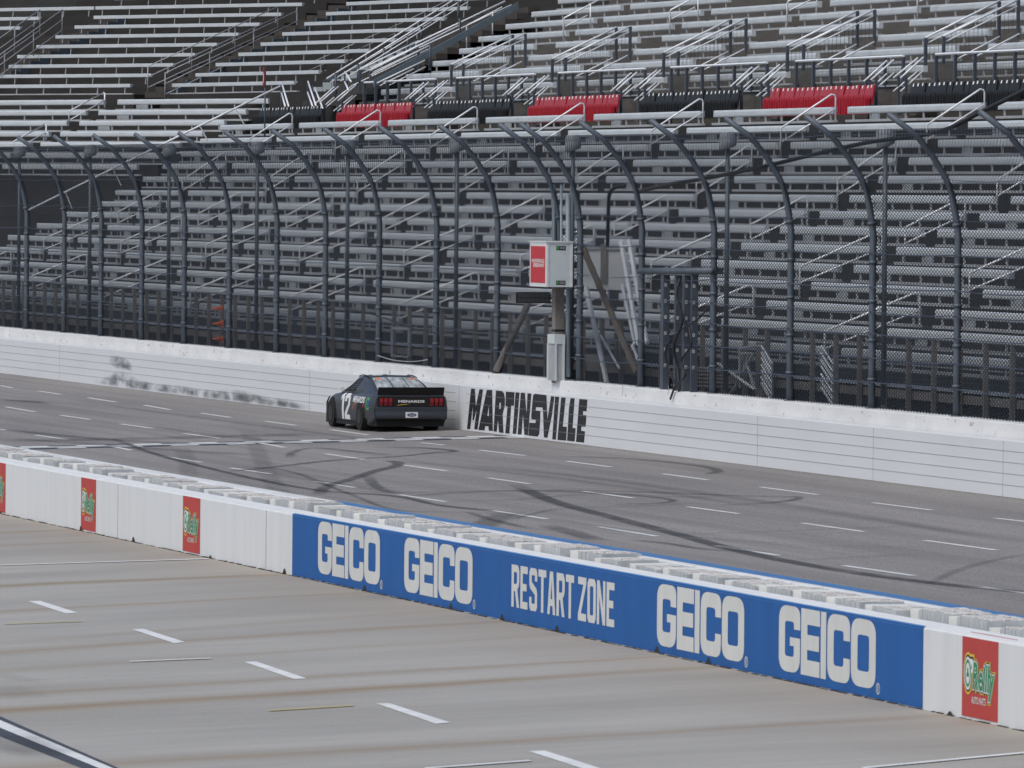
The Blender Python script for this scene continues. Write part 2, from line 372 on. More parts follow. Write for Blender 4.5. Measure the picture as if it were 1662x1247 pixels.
# lane dashes on the track (pixel ends read off the photograph)
dashes = [((0,626),(20,630)),((62,635),(99,640.5)),((143,646),(188,653)),((234,658),(276,665.5)),((326,671),(374,678)),((430,684),(481,691)),((537,698),(598,706.5)),
 ((684,719),(722,723)),((778,731),(852,740)),((919,749),(992,758.5)),((1075,769.5),(1149,779.5)),((1234,791),(1328,803.5)),((1417,816.5),(1512,828.5)),((1615,841.5),(1690,850)),
 ((10,661),(57,669)),((98,674.5),(147,681.5)),((195,688.5),(248,696)),((298,704),(357,712)),((0,697),(8,698.5)),((57,706.5),(109,714)),((183,725),(213,731.5)),((414,718),(463,727)),((528,737),(592,746.5)),((652,755),(725,765)),((791,776),(861,786)),((947,798),(1028,809)),
 ((1115,823),(1200,834.5)),((1302,849.5),(1402,863.5)),((1500,877.5),(1617,893.5)),
 ((264,741),(327,751)),((374,760),(442,770)),((512,782),(577,792)),((648,803.5),(724,815)),((799,829),(888,843)),((970,855.5),(1067,871)),((1159,886),(1264,902)),((1369,918.5),(1483,935)),((1594,953.5),(1690,967))]
for a, b in dashes: strip_on(on_track, a, b, (0,1), .13, 'lane_dash', M['trackpaint'], track)
# start/finish line: two staggered rows of white bricks with a dark gap
sfA, sfB = on_track(40,727.5), on_track(857,708.5); sd_ = (sfB-sfA); Ls = np.linalg.norm(sd_[:2]); e1 = sd_[:2]/Ls; e2 = np.array([e1[1], -e1[0]])
def sfq(mb, u0_, u1_, v0, v1, l=.006):
    vs = []
    for u, v in ((u0_,v0),(u1_,v0),(u1_,v1),(u0_,v1)):
        q = sfA[:2]+e1*u+e2*v; vs.append((q[0], q[1], track_z(q[1])+l))
    mb.add(vs, [(0,1,2,3)])
sfk = MB(); sfq(sfk, -1, Ls-.1, -.95, .95, .004); sfk.build('finish_line_base', M['darkpaint'], track)
sfw = MB()
ncol = 18; dl = Ls/ncol
for c in range(-2, ncol):
    if c % 2 == 0: sfq(sfw, max(-1, c*dl), (c+1)*dl, -.84, -.38)
    else: sfq(sfw, max(-1, c*dl), (c+1)*dl, .34, .80)
sfq(sfw, -1, Ls-.1, -.30, -.03, .009); sfq(sfw, -1, Ls-.1, .06, .28, .009)
sfw.build('finish_line_check', M['trackpaint'], track)

def catmull(pts, n=8):
    P = [np.array(p, float) for p in pts]; P = [2*P[0]-P[1]]+P+[2*P[-1]-P[-2]]; out = []
    for i in range(1, len(P)-2):
        for t in np.linspace(0, 1, n, endpoint=False):
            out.append(.5*((2*P[i])+(-P[i-1]+P[i+1])*t+(2*P[i-1]-5*P[i]+4*P[i+1]-P[i+2])*t*t+(-P[i-1]+3*P[i]-3*P[i+1]+P[i+2])*t**3))
    out.append(P[-2]); return out
skn = [0]
def skid(px, wd, strength=1., fn=on_track):
    """tyre mark through photographed points, laid on the track at its real width (m)"""
    C = catmull([fn(x, y)[:2] for x, y in px], 10); skn[0] += 1; lift = .010+.0006*skn[0]
    zf = track_z if fn is on_track else pit_z
    vs = []; fs = []; ed = []
    for i, p in enumerate(C):
        t = C[min(i+1, len(C)-1)]-C[max(i-1, 0)]; t = t/(np.linalg.norm(t)+1e-9); nn = np.array([-t[1], t[0]])
        fade = min(1, i/5, (len(C)-1-i)/5)*strength
        for k, e in ((-1,0),(-.55,1),(.55,1),(1,0)):
            q = p+nn*k*wd/2; vs.append((q[0], q[1], zf(q[1])+lift)); ed.append(e*fade)
        if i:
            for k in range(3): b = (i-1)*4+k; fs.append((b, b+1, b+5, b+4))
    me = bpy.data.meshes.new('skid_mark'); me.from_pydata([tuple(map(float, v)) for v in vs], [], fs); me.materials.append(M['skid'])
    a = me.attributes.new('edge', 'FLOAT', 'POINT')
    for i, e in enumerate(ed): a.data[i].value = e
    return link('skid_mark', me, track if fn is on_track else pit)
skid([(830,785),(900,815),(1000,842),(1100,868),(1180,890),(1280,912),(1420,935),(1560,952),(1700,965)], .40, .85)
skid([(400,695),(415,725),(430,760),(455,800),(500,830)], .5, .22)
skid([(290,725),(303,745),(308,790)], .5, .22)
skid([(515,805),(530,790),(565,780),(610,765),(640,758),(646,752),(625,748)], .35, .75)
skid([(350,768),(450,758),(540,748),(640,742),(700,736),(738,733),(690,728),(600,727)], .28, .8)
skid([(470,745),(475,735),(510,728),(590,735),(650,740)], .25, .55)
skid([(595,772),(610,790),(640,803)], .3, .6)
skid([(180,712),(260,740),(400,775),(520,797),(640,806),(720,822),(830,832)], .22, .9)
skid([(300,760),(450,762),(560,800),(640,828),(760,833),(900,838)], .16, .5)
skid([(560,800),(700,800),(850,797),(1000,803),(1090,812),(1062,818),(960,820)], .22, .7)
skid([(640,808),(760,800),(900,797),(1060,800),(1210,806),(1295,808),(1260,816),(1150,822)], .22, .75)
skid([(700,815),(830,812),(980,802),(1100,808),(1180,806)], .16, .6)
skid([(830,845),(860,836),(920,826),(1050,822),(1150,815)], .16, .5)
skid([(900,742),(1010,745),(1120,755),(1165,765),(1140,772)], .3, .6)
skid([(1020,877),(1080,883),(1150,893),(1260,897)], .14, .9)
skid([(1060,870),(1200,866),(1400,858),(1500,855)], .14, .5)
skid([(1500,952),(1560,925),(1640,905),(1700,900)], .2, .35)
skid([(1270,912),(1400,905),(1500,901)], .2, .45)
skid([(880,852),(930,866),(975,880)], .5, .55)
skid([(760,868),(800,845),(840,830)], .7, .45)
skid([(750,830),(800,845),(870,862)], .2, .6)
skid([(0,650),(40,652),(80,656)], .5, .8)
skid([(0,697),(100,708),(200,716),(330,722)], .4, .6)
skid([(0,712),(120,720),(300,733),(420,740)], .5, .45)
skid([(230,690),(330,705),(480,720),(600,722)], .35, .4)
skid([(100,648),(300,676),(480,700),(700,725)], .3, .4)
skid([(700,752),(900,770),(1100,795),(1400,840),(1662,885)], .5, .25)
skid([(600,745),(800,765),(1000,790),(1300,835)], .3, .3)
skid([(0,716),(180,714),(420,708),(520,706)], 1.6, .45)
for k in range(16):      # faint criss-cross scrubs near the pit side
    x0 = random.uniform(250,1300); y0 = 735+(x0-250)*.13+random.uniform(0,40); ln = random.uniform(150,420); s = random.uniform(-.05,.16)
    skid([(x0,y0),(x0+ln*.5,y0+ln*.5*s+random.uniform(-6,6)),(x0+ln,y0+ln*s)], random.uniform(.1,.22), random.uniform(.25,.5))

# pit lane markings
def quad_on(px4, name, mt, fn=on_pit, lift=.006):
    vs = [fn(*p) for p in px4]; return MB().add([(v[0],v[1],v[2]+lift) for v in vs], [(0,1,2,3)]).build(name, mt, pit)
for q in ([(46,976.5),(65,976),(127,995.5),(107,996.5)], [(214,1022),(233,1021.5),(301,1043),(282,1044.5)], [(396,1075),(416,1074.5),(498,1102),(477,1103)],
          [(610,1142.5),(631,1142),(731,1173.5),(707,1175.5)], [(858,1220),(884,1219),(1000,1256),(975,1258)]): quad_on(q, 'pit_dash', M['pitpaint'])
for a, b, wd, mt in (((0,918.5),(338,908),.10,'pitpaint'),((211,1075),(342.5,1069.6),.10,'pitpaint'),((8,1014),(133.6,1009.7),.06,'yellowpaint'),((436.5,1155),(574,1146.5),.07,'yellowpaint'),((690,1248.5),(861,1236),.10,'pitpaint'),((1400,1248),(1675,1222),.10,'pitpaint')):
    strip_on(on_pit, a, b, (1,0), wd*1.6, 'stall_line', M[mt], pit, .012)
quad_on([(-30,1150),(-30,1184),(170,1262),(222,1260)], 'boundary_line_edge', M['darkpaint'], lift=.004)
quad_on([(-30,1157),(-30,1170),(178,1255),(200,1255)], 'boundary_line', M['pitpaint'], lift=.008)
for pts, wd, s in (([(-10,1115),(20,1125),(60,1140)],.7,.1), ([(0,1190),(40,1215),(90,1230)],.9,.35), ([(-10,1095),(30,1105),(80,1112)],.4,.12)): skid(pts, wd, s, on_pit)

# ================================================================== PIT WALL
zb, zt = pit_z(29), .55
X0, X1 = -260., -40.
root = empty('pit_wall', (0,0,0)); tag(root, 'white pit wall with blue painted panel along the pit lane', 'wall')
pw = MB().prism([(29.0,zb-.3),(29.0,zt-.03),(29.03,zt),(29.42,zt),(29.44,zt-.02),(29.44,zb-.3)], X0, X1); pw.build('wall_body', M['pitwall'], root)
MB().box((X0,29.034,zt+.001),(X1,29.415,zt+.005)).build('wall_top_lit', M['pittop'], root)  # thin sheet on the ledge, its colour carries the light from above
bx0, bx1 = at(475,880,29)[0], at(1498.5,1080,29)[0]
MB().box((bx0,28.993,zb+.01),(bx1,28.999,zt-.004)).build('blue_panel', M['blue'], root)
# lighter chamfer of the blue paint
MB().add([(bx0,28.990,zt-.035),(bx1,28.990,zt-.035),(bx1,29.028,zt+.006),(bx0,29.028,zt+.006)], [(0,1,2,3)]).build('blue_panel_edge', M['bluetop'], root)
dm = MB(); x = X0
while x < X1:       # broken dirty joint along the foot
    l = random.uniform(.05,.35); h = random.uniform(.004,.022); dm.box((x,28.965-random.uniform(0,.015),zb-.03),(x+l,28.988,zb+h*.6)); x += l*random.uniform(1.0,2.2)
dm.build('foot_joint_dirt', M['dirt'], root)
for x, y, s in drains:
    P = at(x, y, 28.98); h = .09 if s > .6 else .05
    MB().add([(P[0]-.10,28.985,zb-.01),(P[0]+.16,28.985,zb-.01),(P[0]+.09,28.985,zb+h*.6),(P[0]+.04,28.985,zb+h),(P[0]-.01,28.985,zb+h*.9),(P[0]-.06,28.985,zb+h*.35)], [(0,1,2,3,4,5)]).build('drain_hole', M['dirt'], root)
jm = MB()
for k in range(20):
    X = X0+k*10.98
    if not (bx0 < X < bx1): jm.box((X,28.994,zb),(X+.012,28.998,zt-.03))
jm.build('panel_joint', M['seam'], root)
for xl, xr, yt1, yb1, yt2, yb2 in ((516,616.3,846.5,931.7,861.6,948.8),(655.9,766.6,873.5,961.8,888.8,980.7),(1066,1207.4,948.7,1050,969,1073),(1263.7,1420.9,984.3,1092,1004.3,1114.8)):
    a0, a1 = at(xl,yb1,28.99), at(xl,yt1,28.99); b0_, b1_ = at(xr,yb2,28.99), at(xr,yt2,28.99)
    XA, XB, ZA, ZB = a0[0], b0_[0], (a0[2]+b0_[2])/2, (a1[2]+b1_[2])/2
    wall_mesh(GEICO, lambda x, y: (XA+x*(XB-XA), 28.989, ZA+y*(ZB-ZA))).build('wall_lettering', M['lettering'], root)
    cx, cz, rr = XB+.10, ZA+.02, .055
    ring = [[(cx+rr*1.3*math.cos(t), cz+rr*1.3*math.sin(t)) for t in np.linspace(0,2*math.pi,20,endpoint=False)], [(cx+rr*math.cos(t), cz+rr*math.sin(t)) for t in np.linspace(0,2*math.pi,20,endpoint=False)]]
    v, f = text2d('R', .02); v = fit(v, (cx-.028,cx+.028,cz-.04,cz+.04))
    wall_mesh([fill2d(ring), (v, f)], lambda x, y: (x, 28.989, y)).build('registered_mark', M['lettering'], root)
A_, B_ = at(830,986,28.99), at(998,1017.5,28.99); C_, D_ = at(833,917.6,28.99), at(998,945.5,28.99)
XA, XB, ZA, ZB = A_[0], B_[0], (A_[2]+B_[2])/2, (C_[2]+D_[2])/2
wall_mesh(block_text('RESTART ZONE'), lambda x, y: (XA+x*(XB-XA), 28.989, ZA+y*(ZB-ZA))).build('wall_lettering', M['lettering'], root)
# red advertising panels
def ad_panel(xl, xr, full=True):
    L_, R_ = at(xl,900,29)[0], at(xr,900,29)[0]; W_ = R_-L_
    MB().box((L_,28.993,zb+.03),(R_,28.999,zt-.03)).build('red_ad_panel', M['red'], root)
    H_ = zt-.03-zb-.03; f3 = lambda off: (lambda x, y: (L_+x*W_, 28.992-off, zb+.03+y*H_))
    layers = ((.052,'yellow',.0015,.024),(.034,'signblack',.003,.016),(.018,'signwhite',.0045,.008),(-.002,'green',.006,0))
    ref, _ = text2d('Reilly', 0, .12)
    for off, mk, lift, grow in layers:
        v, f = text2d('Reilly', off*1.7+.028, .12); v = fit(v, (.32,.905,.27,.70), ref)
        v = [(a, b-.03*a) for a, b in v]
        k = grow
        def ell(rx, ry, cx=.175, cy=.545): return [(cx+rx*math.cos(t), cy+ry*math.sin(t)) for t in np.linspace(0,2*math.pi,28,endpoint=False)]
        sh = [(v, f)]
        if mk == 'green':
            sh.append(fill2d([ell(.085,.175), ell(.062,.135)])); 
            sh.append(fill2d([[(.175+.030*(1+.35*math.cos(3*t))*math.sin(t), .545+.055*(1+.35*math.cos(3*t))*math.cos(t)) for t in np.linspace(0,2*math.pi,30,endpoint=False)]]))
            sh.append(fill2d([[(.262,.66),(.285,.66),(.278,.60),(.262,.60)]]))
        else:
            o = off/.018*.016
            sh.append(fill2d([ell(.088+o, .18+o*1.9)]))
            sh.append(fill2d([[(.24-o,.70+o*2),(.30+o,.70+o*2),(.32+o,.62),(.30+o,.56),(.24,.56)]]))
        for i, (vv, ff) in enumerate(sh): wall_mesh([(vv, ff)], f3(lift+i*.0002)).build('sign_logo', M[mk], root)
    v, f = text2d('AUTO PARTS', .012); v = fit(v, (.28,.68,.175,.265)); wall_mesh([(v, f)], f3(.003)).build('sign_caption', M['signwhite'], root)
ad_panel(-15.5, 8.4); ad_panel(131.5,155.2); ad_panel(297,324.6); ad_panel(1564.4,1622.4)
v = MB()
for px in ((1556,1021,1590,1019),(1585,1025,1630,1025)):
    a, b = at(px[0],px[1],29)[0], at(px[2],px[3],29)[0]; v.box((a,29.15,zt+.006),(b,29.17,zt+.010))
v.build('red_top_scrape', M['red'], root)
# inner (track side) wall
root2 = empty('track_side_wall', (0,0,0)); tag(root2, 'low white wall with blue top edge on the track side of the corrugated blocks', 'wall')
MB().prism([(30.22,-.6),(30.22,.585),(30.27,.60),(30.60,.60),(30.62,.58),(30.62,-.6)], X0, X1).build('wall_body', M['concwhite'], root2)
be0 = at(553,812,30.6)[0]
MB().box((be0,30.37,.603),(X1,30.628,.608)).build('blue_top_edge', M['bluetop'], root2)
MB().box((be0,30.624,.0),(X1,30.630,.60)).build('blue_track_face', M['blue'], root2)
MB().box((X0,29.45,-.6),(X1,30.21,.15)).build('fill_between_walls', M['concwhite'], root2)

# white corrugated blocks standing between the two walls, 1.5 m apart
def make_block(seed):
    rnd = random.Random(seed); rb = empty('barrier_block')
    b = MB(); t = MB(); L0 = .34; n = 11; ln = 1.02+rnd.uniform(-.14,.10)
    for k in range(n):
        xa = L0+k*ln/n; h = .40+rnd.uniform(-.007,.007); y0 = -.02+rnd.uniform(-.006,.006)
        b.box((xa+.006,y0,0),(xa+ln/n-.006,.58,h))
        for j in range(3):
            ya = .02+j*.19; t.box((xa+.004,ya+rnd.uniform(0,.05),h+.001),(xa+ln/n-.01,ya+.15,h+rnd.uniform(.003,.014)))
    b.build('slab_pack', M['block'], rb); t.build('broken_top', M['blocktop'], rb)
    MB().box((0,-.05+rnd.uniform(0,.03),.0),(L0-.01,.5,.385+rnd.uniform(0,.03))).build('end_box', M['blockend'], rb)
    return rb
protos = []
Xb = -232.; i = 0; nb = 0
blocks = []
while Xb < -70:
    if proj((Xb+2,29.8,.7))[0] > -30 and proj((Xb,29.8,.7))[0] < 1690: blocks.append(Xb)
    Xb += 1.5
NB = len(blocks)
def nth(k):
    tens = {20:'twentieth',30:'thirtieth',40:'fortieth',50:'fiftieth'}; tn = {20:'twenty',30:'thirty',40:'forty',50:'fifty',60:'sixty'}
    if k <= 20: return ORD[k-1]
    if k % 10 == 0: return tens.get(k, 'sixtieth')
    return tn[k//10*10]+' '+ORD[k % 10-1]
for i, Xb in enumerate(blocks):
    if i < 5: o = make_block(i); protos.append(o)
    else: o = copy_tree(protos[random.randrange(5)])
    o.location = (Xb+random.uniform(-.05,.05), 29.60+random.uniform(-.07,.07), .205+random.uniform(-.025,.035)); o.rotation_euler = (R(random.uniform(-1,1)),R(random.uniform(-1,1)),R(random.uniform(-4,4)))
    tag(o, 'white corrugated block between the pit walls, %s from the right end' % nth(NB-i), 'barrier block', 'corrugated blocks packed between the pit walls')

# ================================================================== OUTER WALL AND BARRIER
XL, XR = -420., -60.
root = empty('outer_wall', (0,0,0)); tag(root, 'white concrete wall carrying the catch fence behind the steel barrier', 'wall')
MB().prism([(YC,-.3),(YC,1.385),(YC+.03,1.40),(48.66,1.40),(48.70,1.36),(48.70,-.3)], XL, XR).build('wall_body', M['concwhite'], root)
sb = empty('steel_barrier', (0,0,0)); tag(sb, 'white energy absorbing steel tube barrier along the track', 'barrier')
MB().prism([(YS,.0),(YS,1.075),(YS+.02,1.09),(YS+.22,1.09),(YS+.22,.0)], XL, XR).build('tube_face', M['safer'], sb)
sm = MB(); g0, g1 = at(740,660,YS)[0], at(757,660,YS)[0]
for k in range(1, 5):
    z = 1.09*k/5+.01
    sm.box((XL,YS-.007,z),(g0,YS-.005,z+.007)); sm.box((g1,YS-.007,z),(XR,YS-.005,z+.007))
for px in (96,502,745,1230,1418,1629):
    X = at(px,660,YS)[0]; sm.box((X,YS-.005,.0),(X+.009,YS-.003,1.07))
sm.build('tube_joint', M['seam'], sb)
def tr(x, y): return at(740+x/7.555, 620+y/7.555, YS-.003)
letters = [[[(185,83),(232,85),(244,300),(287,92),(332,93),(264,585),(224,580),(254,330),(220,470),(203,470),(208,290),(174,582),(135,578)]],
 [[(378,98),(445,100),(452,602),(402,598),(398,545),(358,543),(350,597),(274,590)],[(403,288),(385,415),(403,420)]],
 [[(490,107),(562,112),(590,140),(600,200),(600,290),(590,330),(572,400),(583,628),(528,620),(515,470),(500,612),(460,608)],[(535,250),(550,262),(550,325),(530,335)]],
 [[(612,120),(718,128),(712,295),(678,292),(655,635),(605,630),(632,300),(607,300)]],
 [[(730,128),(780,132),(740,640),(695,637)]],
 [[(795,133),(845,135),(866,395),(877,140),(925,145),(884,655),(838,650),(822,395),(805,648),(755,645)]],
 [[(945,165),(970,147),(1110,163),(1117,350),(1066,350),(1062,315),(982,310),(978,350),(1035,358),(1034,450),(1022,640),(1000,672),(888,658),(900,500),(975,505),(980,465),(928,460),(922,430)]],
 [[(1120,354),(1122,460),(1165,175),(1207,180),(1178,400),(1122,685),(1078,682),(1067,354)]],
 [[(1215,180),(1265,185),(1225,710),(1180,705)]],
 [[(1290,190),(1345,193),(1310,548),(1360,552),(1352,722),(1243,712)]],
 [[(1405,200),(1455,203),(1430,565),(1468,570),(1455,732),(1362,722),(1385,330)]],
 [[(1512,210),(1612,218),(1602,362),(1560,358),(1557,405),(1600,410),(1590,550),(1538,548),(1535,600),(1583,608),(1570,745),(1472,735)]]]
mb = MB()
for c in letters:
    v, f = fill2d(c); mb.add([tr(x, y) for x, y in v], f)
mb.build('wall_lettering', M['blacklet'], sb)
def scuff(pts, name='tyre_scuff'):
    """pts: (px, ytop, ybottom)"""
    vs = []; ed = []; fs = []
    for i, (x, a, b) in enumerate(pts):
        for k in range(5):
            y = a+(b-a)*k/4; P = at(x, y, YS-.008); vs.append(tuple(P)); ed.append((0,.55,.9,.8,0)[k]*(0 if i in (0,len(pts)-1) else 1))
            if i and k: b0 = (i-1)*5+k-1; fs.append((b0,b0+1,b0+6,b0+5))
    me = bpy.data.meshes.new(name); me.from_pydata([tuple(map(float, v)) for v in vs], [], fs); me.materials.append(M['scuff'])
    a = me.attributes.new('edge', 'FLOAT', 'POINT')
    for i, e in enumerate(ed): a.data[i].value = e
    link(name, me, sb)
scuff([(152,617,624),(175,610,626),(190,600,630),(205,602,632),(225,616,634),(255,622,636),(290,624,641),(320,630,645),(350,633,650),(385,631,653),(400,634,656),(430,643,659),(470,649,663),(510,658,667)])
scuff([(175,578,595),(190,576,600),(205,580,602),(215,588,604)])
# small rusty scrapes and cracks on the concrete ledge
cm = MB()
for px, py in ((1084,640),(1010,640),(700,625)): 
    a = at(px, py+.0, YC-.004); cm.tube([a, a+np.array([.05,0,.1]), a+np.array([.02,0,.2])], .006, 4)
cm.build('wall_crack', M['seam'], root)

# ================================================================== CATCH FENCE
prof = [(0,1.38),(0,2.4),(0,3.6),(0,5.0),(-.06,5.40),(-.13,5.75),(-.26,6.10),(-.54,6.54),(-.91,6.98),(-1.49,7.38)]
YF = 48.35
fence = empty('catch_fence', (0,0,0)); tag(fence, 'tall dark chain link catch fence with posts curving over the track', 'fence')
posts_px = [-140,-82,-22,42,103,163,229,298,371,448,527,614,707,806,905,940,1040,1157,1282,1415,1553,1705,1872,2055]
PX = [at(p, 600, YF)[0] for p in posts_px]
pmb = MB(); pmb.tube([(0,dy,z) for dy, z in prof], [.078,.078,.077,.075,.073,.071,.069,.066,.063,.060], 8)
pmb.box((-.10,-.10,1.38),(.10,.10,1.42)); 
for z in (2.0,2.8,3.6,4.4,5.2): pmb.tube([(0,0 if z < 5 else -.03,z-.03),(0,0 if z < 5 else -.035,z+.03)], .098, 8)
post_me = pmb.mesh('post', M['post'], True)
for X in PX:
    o = link('post', post_me, fence); o.location = (X, YF, 0)
# mesh: diagonal wires clipped to a bay, following the curved profile
av = [0.]
for i in range(1, len(prof)): av.append(av[-1]+math.hypot(prof[i][0]-prof[i-1][0], prof[i][1]-prof[i-1][1]))
def pv(v):
    for i in range(1, len(av)):
        if v <= av[i]+1e-9:
            t = (v-av[i-1])/(av[i]-av[i-1]); return (prof[i-1][0]+t*(prof[i][0]-prof[i-1][0]), prof[i-1][1]+t*(prof[i][1]-prof[i-1][1]))
    return prof[-1]
VT = av[-1]-.50
def mesh_panel(wd):
    mb = MB(); cw, chh = .19, .085; k = chh/cw; r = .0070; n = int((VT+wd*k)/chh)+2
    for sgn in (1, -1):
        for i in range(-1, n+1):
            c = i*chh-(wd*k if sgn > 0 else 0)    # v = c + sgn*k*u
            if sgn > 0: ua, ub = max(0, -c/k), min(wd, (VT-c)/k)
            else: ua, ub = max(0, (c-VT)/k), min(wd, c/k)
            if ub-ua < .02: continue
            us = [ua]+sorted(u for a in av[1:] for u in [((a-c)/k if sgn > 0 else (c-a)/k)] if ua+.01 < u < ub-.01)+[ub]
            pts = []
            for u in us:
                v = min(max(c+sgn*k*u, 0), VT); y, z = pv(v); pts.append((u, y+.085+sgn*.003, z))
            vs = []; fs = []
            for j, p in enumerate(pts):
                for q in range(3):
                    an = q*2.0944; vs.append((p[0]-sgn*math.cos(an)*r*.5, p[1]+math.sin(an)*r, p[2]+math.cos(an)*r))
                if j:
                    for q in range(3): b = (j-1)*3; fs.append((b+q, b+(q+1) % 3, b+3+(q+1) % 3, b+3+q))
            mb.add(vs, fs)
    # fine upright wires in the lowest strip
    for i in range(int(wd/.15)): mb.box((i*.15,.070,1.40),(i*.15+.006,.076,1.95))
    return mb
cache = {}
for a, b in zip(PX[:-1], PX[1:]):
    wd = round(b-a, 2)
    key = min(cache, key=lambda k: abs(k-wd)) if cache else None
    if key is None or abs(key-wd) > .05*wd: cache[wd] = mesh_panel(wd).mesh('mesh_panel', M['wire']); key = wd
    o = link('mesh_panel', cache[key], fence); o.location = (a, YF, 0); o.scale = ((b-a)/key, 1, 1)
# cables
for z in (1.95,2.45,2.95,3.4,3.9,4.6,5.3,6.1,6.6,7.0):
    mb = MB(); 
    dy, zz = 0, z
    for i in range(1, len(prof)):
        if prof[i-1][1] <= z <= prof[i][1]: t = (z-prof[i-1][1])/(prof[i][1]-prof[i-1][1]); dy = prof[i-1][0]+t*(prof[i][0]-prof[i-1][0])
    pts = []
    for a, b in zip(PX[:-1], PX[1:]):
        sg = random.uniform(.01,.06)
        for t in (0,.25,.5,.75): pts.append((a+(b-a)*t, YF-.085+dy, z-sg*4*t*(1-t)))
    mb.tube(pts, .011 if z < 5 else .007, 5); mb.build('cable', M['cable'], fence, True)

# thin poles with mesh-grey lamp heads behind the fence
poles_px = [30,145,273,416,563,740,928,1179,1435]
def lamp_pole():
    r_ = empty('lamp_pole'); MB().tube([(0,0,0),(0,0,5.5)], [.062,.052], 8).build('pole', M['pole'], r_, True)
    h = MB(); n = 12; prof2 = [(.02,.24),(.10,.235),(.17,.20),(.20,.13),(.205,.0),(.20,-.13),(.16,-.15),(.05,-.15)]
    vs = [(rr*math.cos(2*math.pi*k/n)*.9, rr*math.sin(2*math.pi*k/n), z+(.05*math.sin(2*math.pi*k/n) if z < 0 else 0)) for rr, z in prof2 for k in range(n)]
    fs = [(i*n+k, i*n+(k+1) % n, (i+1)*n+(k+1) % n, (i+1)*n+k) for i in range(len(prof2)-1) for k in range(n)]+[tuple(range(n)), tuple((len(prof2)-1)*n+k for k in range(n))]
    h.add(vs, fs); h.v = [(a,b,c+5.55) for a,b,c in h.v]; h.build('lamp_head', mat('lamp_head_grey', (.30,.33,.36), .6, .0, .2, 8), r_, True)
    return r_
lp = lamp_pole()
for i, px in enumerate(poles_px):
    o = lp if i == 0 else copy_tree(lp); P = at(px, 480, 49.45); o.location = (P[0], 49.45, 1.4)
    tag(o, 'thin grey lamp pole with drum head behind the fence, %s from the left' % ORD[i], 'lamp pole', 'lamp poles behind the catch fence')

# three orange cones tied sideways to the fence
for i, (px, py) in enumerate(((352,501.5),(353,525.5),(353,550.5))):
    r_ = empty('traffic_cone', at(px, py, 49.2)); n = 12
    c = MB(); rs = [(.0,.012),(-.0,.02),(.26,.075)]
    c.tube([(0,-.15,0),(0,.13,0)], [.016,.080], 12); c.build('cone_body', M['orange'], r_, True)
    MB().box((-.10,.131,-.10),(.10,.155,.10)).build('cone_base', M['orange'], r_)
    tag(r_, 'orange traffic cone tied sideways behind the fence, %s of three' % ('topmost','middle one','lowest')[i], 'traffic cone', 'orange cones tied behind the fence')

# ================================================================== GRANDSTANDS
W = 12.1117; XA0 = -250.4234                 # aisle spacing and the first aisle
ROWS = [(50.75,2.45),(51.8,2.88),(52.9,3.30),(54.0,3.74),(55.05,4.15),(56.1,4.58),(57.12,5.0),(58.17,5.39),(58.95,5.80),(59.72,6.29),(60.52,6.76),(61.3,7.22),(62.1,7.69),(62.9,8.19)]
LEFT_PX = {13:(357,205),12:(325,222),11:(290,240),10:(255,264),9:(219,288),8:(187,310),7:(160,326),6:(107,343),5:(60,361),4:(13,380),3:(-40,400),2:(-90,420),1:(-140,440),0:(-190,460)}
leg_me = MB().box((-.022,.03,-.35),(.022,.075,-.19)).mesh('leg', M['leg'])
leg_tall = MB().add([(-.02,.03,-.40),(.02,.03,-.40),(.02,.07,-.40),(-.02,.07,-.40),(.025,.03,-.12),(.06,.03,-.12),(.06,.07,-.12),(.025,.07,-.12)], [(3,2,1,0),(4,5,6,7),(0,1,5,4),(1,2,6,5),(2,3,7,6),(3,0,4,7)]).mesh('leg', M['leg'])
panel_me = MB().box((.55,.45,-.40),(1.25,.50,-.19)).mesh('step_panel', M['bench_dull'])
seat_cache = {}
def seat_mesh(ln, style):
    key = (round(ln*4)/4, style)
    if key not in seat_cache:
        L_ = key[0]; mb = MB()
        if style == 'thick': pr = [(.04,-.20),(.01,-.185),(0,-.15),(0,-.06),(.012,-.022),(.045,0),(.125,0),(.125,-.04),(.10,-.20)]
        else: pr = [(.01,-.135),(0,-.125),(0,-.012),(.012,0),(.15,0),(.15,-.05),(.05,-.135)]
        mb.prism(pr, 0, L_)
        if style == 'thick':      # the seat is laid from planks with small end caps
            mb.box((-.006,-.004,-.19),(.03,.12,-.004)); mb.box((L_-.03,-.004,-.19),(L_+.006,.12,-.004))
        seat_cache[key] = (mb.mesh('seat', M['bench'] if style == 'thick' else M['bench_dull'], False), L_)
        seat_cache[key][0].materials[0] = M['bench']
    return seat_cache[key]
plank_cache = {}
def plank_mesh(ln):
    key = round(ln*4)/4
    if key not in plank_cache: plank_cache[key] = MB().box((-.10,-.03,-.42),(key+.25,.09,-.355)).mesh('foot_plank', M['plank'])
    return plank_cache[key]
def bench(P, ln, rz, style, label, group, pitch=1.33, plank=True, panel=True):
    r_ = empty('bench', P, rz); tag(r_, label, 'bench', group)
    me, L_ = seat_mesh(ln, style); o = link('seat', me, r_); o.scale = (ln/L_, 1, 1)
    n = max(2, int(round(ln/pitch))); off = .35
    for k in range(n):
        l = link('leg', leg_me if style == 'thick' else leg_tall, r_); l.location = (off+(ln-2*off)*k/(n-1), 0, 0)
    if plank: p = link('foot_plank', plank_mesh(ln), r_); p.scale = (1, 1, 1)
    if panel: link('step_panel', panel_me, r_)
    return r_
def inview(P, Q, mgn=12):
    a, b = proj(P), proj(Q); return max(a[0], b[0]) > -mgn and min(a[0], b[0]) < PW+mgn and max(a[1], b[1]) > -mgn
